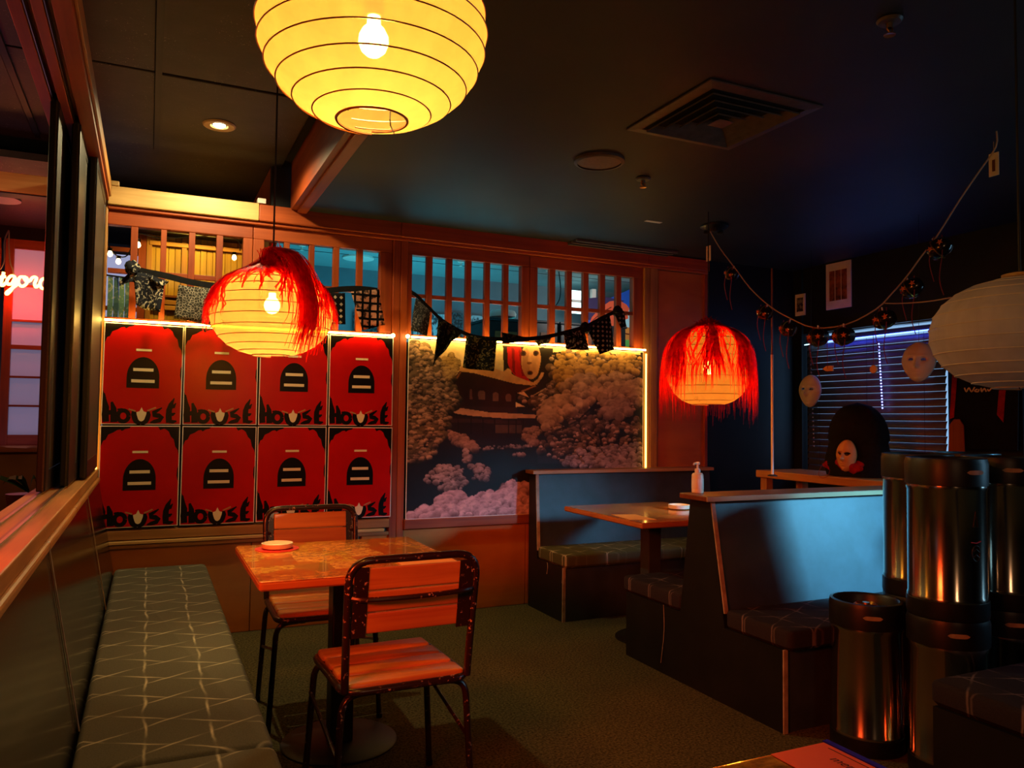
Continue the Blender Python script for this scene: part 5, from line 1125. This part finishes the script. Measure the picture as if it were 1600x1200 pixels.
def mask(label, px, py, X, wd, ht, yaw, tz=0):
    c = at(px, py, 0, X); t = thing('face_mask', label, 'mask', c, None); face(c, wd, ht, .062, yaw, 'mask_shell', 'mask_white', t, True, tz)
    MB().tube([(c.x, c.y, c.z+ht*.48), (c.x+.01, c.y, ZC)], .0012, 5).build('hanging_thread', 'cord_black', t)
mask('white blank face mask hanging near the corner before the blind', 1267, 611, 4.45, .185, .24, -1.38, .06)
mask('white blank face mask half hidden by the white lantern', 1436, 566, 4.25, .195, .245, -1.15, .05)
bu = thing('hooded_bust', 'black hooded bust with tan masked face and dark eyes standing on the wooden ledge', 'bust', (4.1, 3.75, .955))
cb = at(1340, 700, 0, 4.13); mb = MB(); n, k = 36, 20
for j in range(k+1):
    t_ = j/k; z = .957+.47*t_; w_ = .20*math.sqrt(max(0, 1-max(0, (t_-.45)/.55)**2.2)) if t_ > .45 else .20+.015*math.sin(t_*9)
    for i in range(n):
        a = 2*PI*i/n; f_ = 1+.03*math.sin(a*7+t_*3); dent = 1-.28*math.exp(-((a-PI*1.13)/.42)**2-((t_-.34)/.30)**2)
        mb.v.append((cb.x+w_*.80*f_*dent*math.cos(a), cb.y+w_*f_*dent*math.sin(a), z))
mb.f = [(j*n+i, j*n+(i+1) % n, (j+1)*n+(i+1) % n, (j+1)*n+i) for j in range(k) for i in range(n)]+[tuple(range(n))[::-1], tuple(range(k*n, (k+1)*n))]
mb.build('hood', 'black_fabric', bu, True)
fc = at(1324, 712, 0, 3.985); fo = face(fc, .135, .20, .060, -1.34, 'masked_face', 'mask_tan', bu, False, .06)
Rf = Matrix.Rotation(-1.34, 3, 'Z')@Matrix.Rotation(.06, 3, 'Y')
for sx, rx, rz_ in ((-1, .019, .0075), (1, .022, .0125)):
    mb = MB(); cen = [Vector((sx*.023+rx*math.cos(a), -.050+.012*(math.cos(a)*sx > 0)*abs(math.cos(a))-.004*math.sin(a), .0115+rz_*math.sin(a)+sx*.004*math.cos(a))) for a in [i*2*PI/20 for i in range(20)]]
    mb.prism([fc+Rf@q for q in cen], .005, Rf@Vector((0, -1, 0))).build('dark_eye', 'lens_black', fo, False)
base = at(1312, 724, 0, 3.985); mb = MB(); n, k = 40, 16
for j in range(k+1):
    t_ = j/k; ph = PI*t_
    for i in range(n):
        a = 2*PI*i/n; f_ = 1+.10*math.sin(3*a+6*t_)+.07*math.sin(7*a-9*t_)+.05*math.sin(12*a+14*t_)
        mb.v.append((base.x+.035+.060*math.sin(ph)*f_*math.cos(a), base.y-.015+.150*math.sin(ph)*f_*math.sin(a), max(.9565, base.z-.012-.050*math.cos(ph)*f_)))
mb.f = [(j*n+i, j*n+(i+1) % n, (j+1)*n+(i+1) % n, (j+1)*n+i) for j in range(k) for i in range(n)]; mb.build('red_scarf', 'red_fabric', bu, True)
MB().tube(smooth([at(x, y, 0, 3.895) for x, y in ((1294, 724), (1284, 728), (1279, 740), (1284, 747), (1293, 744), (1297, 734))]), .0015, 5).build('scarf_cord', 'red_cord', bu)
nb = thing('hanging_banner', 'black hanging cloth with two red ribbons on the pier between the windows', 'banner', (XR-.06, 3.3, 1.75)); XB = XR-.07
P = [at(x, y, 0, XB) for x, y in ((1492, 520), (1592, 520), (1590, 704), (1484, 700))]; MB().prism(P, .006, (1, 0, 0)).build('cloth', 'black_fabric', nb)
for pts in ([(1490, 560), (1498, 560), (1491, 652), (1484, 655)], [(1563, 590), (1573, 590), (1568, 660), (1558, 648)]): MB().prism([at(x, y, 0, XB-.004) for x, y in pts], .003, (-1, 0, 0)).build('red_ribbon', 'red_fabric', nb)
MB().tube([at(1488, 519, 0, XB-.002), at(1596, 519, 0, XB-.002)], .008, 8).build('hanging_rod', 'cap_wood', nb)
for l in ([(1507, 606), (1510, 612), (1514, 606), (1518, 612), (1523, 605)], [(1527, 608), (1523, 611), (1528, 612), (1530, 608)], [(1533, 606), (1534, 612), (1538, 607), (1541, 612)], [(1543, 608), (1545, 611), (1549, 607)]):
    MB().tube(smooth([at(x, y, 0, XB-.006) for x, y in l]), .005, 6).build('cream_script', 'cream', nb)
MB().prism([at(x, y, 0, XB-.03) for x, y in ((1481, 712), (1483, 664), (1490, 655), (1499, 655), (1505, 665), (1507, 712))], .012, (1, 0, 0)).build('wooden_tag', 'red_wood_Z', nb, bevel=.003)
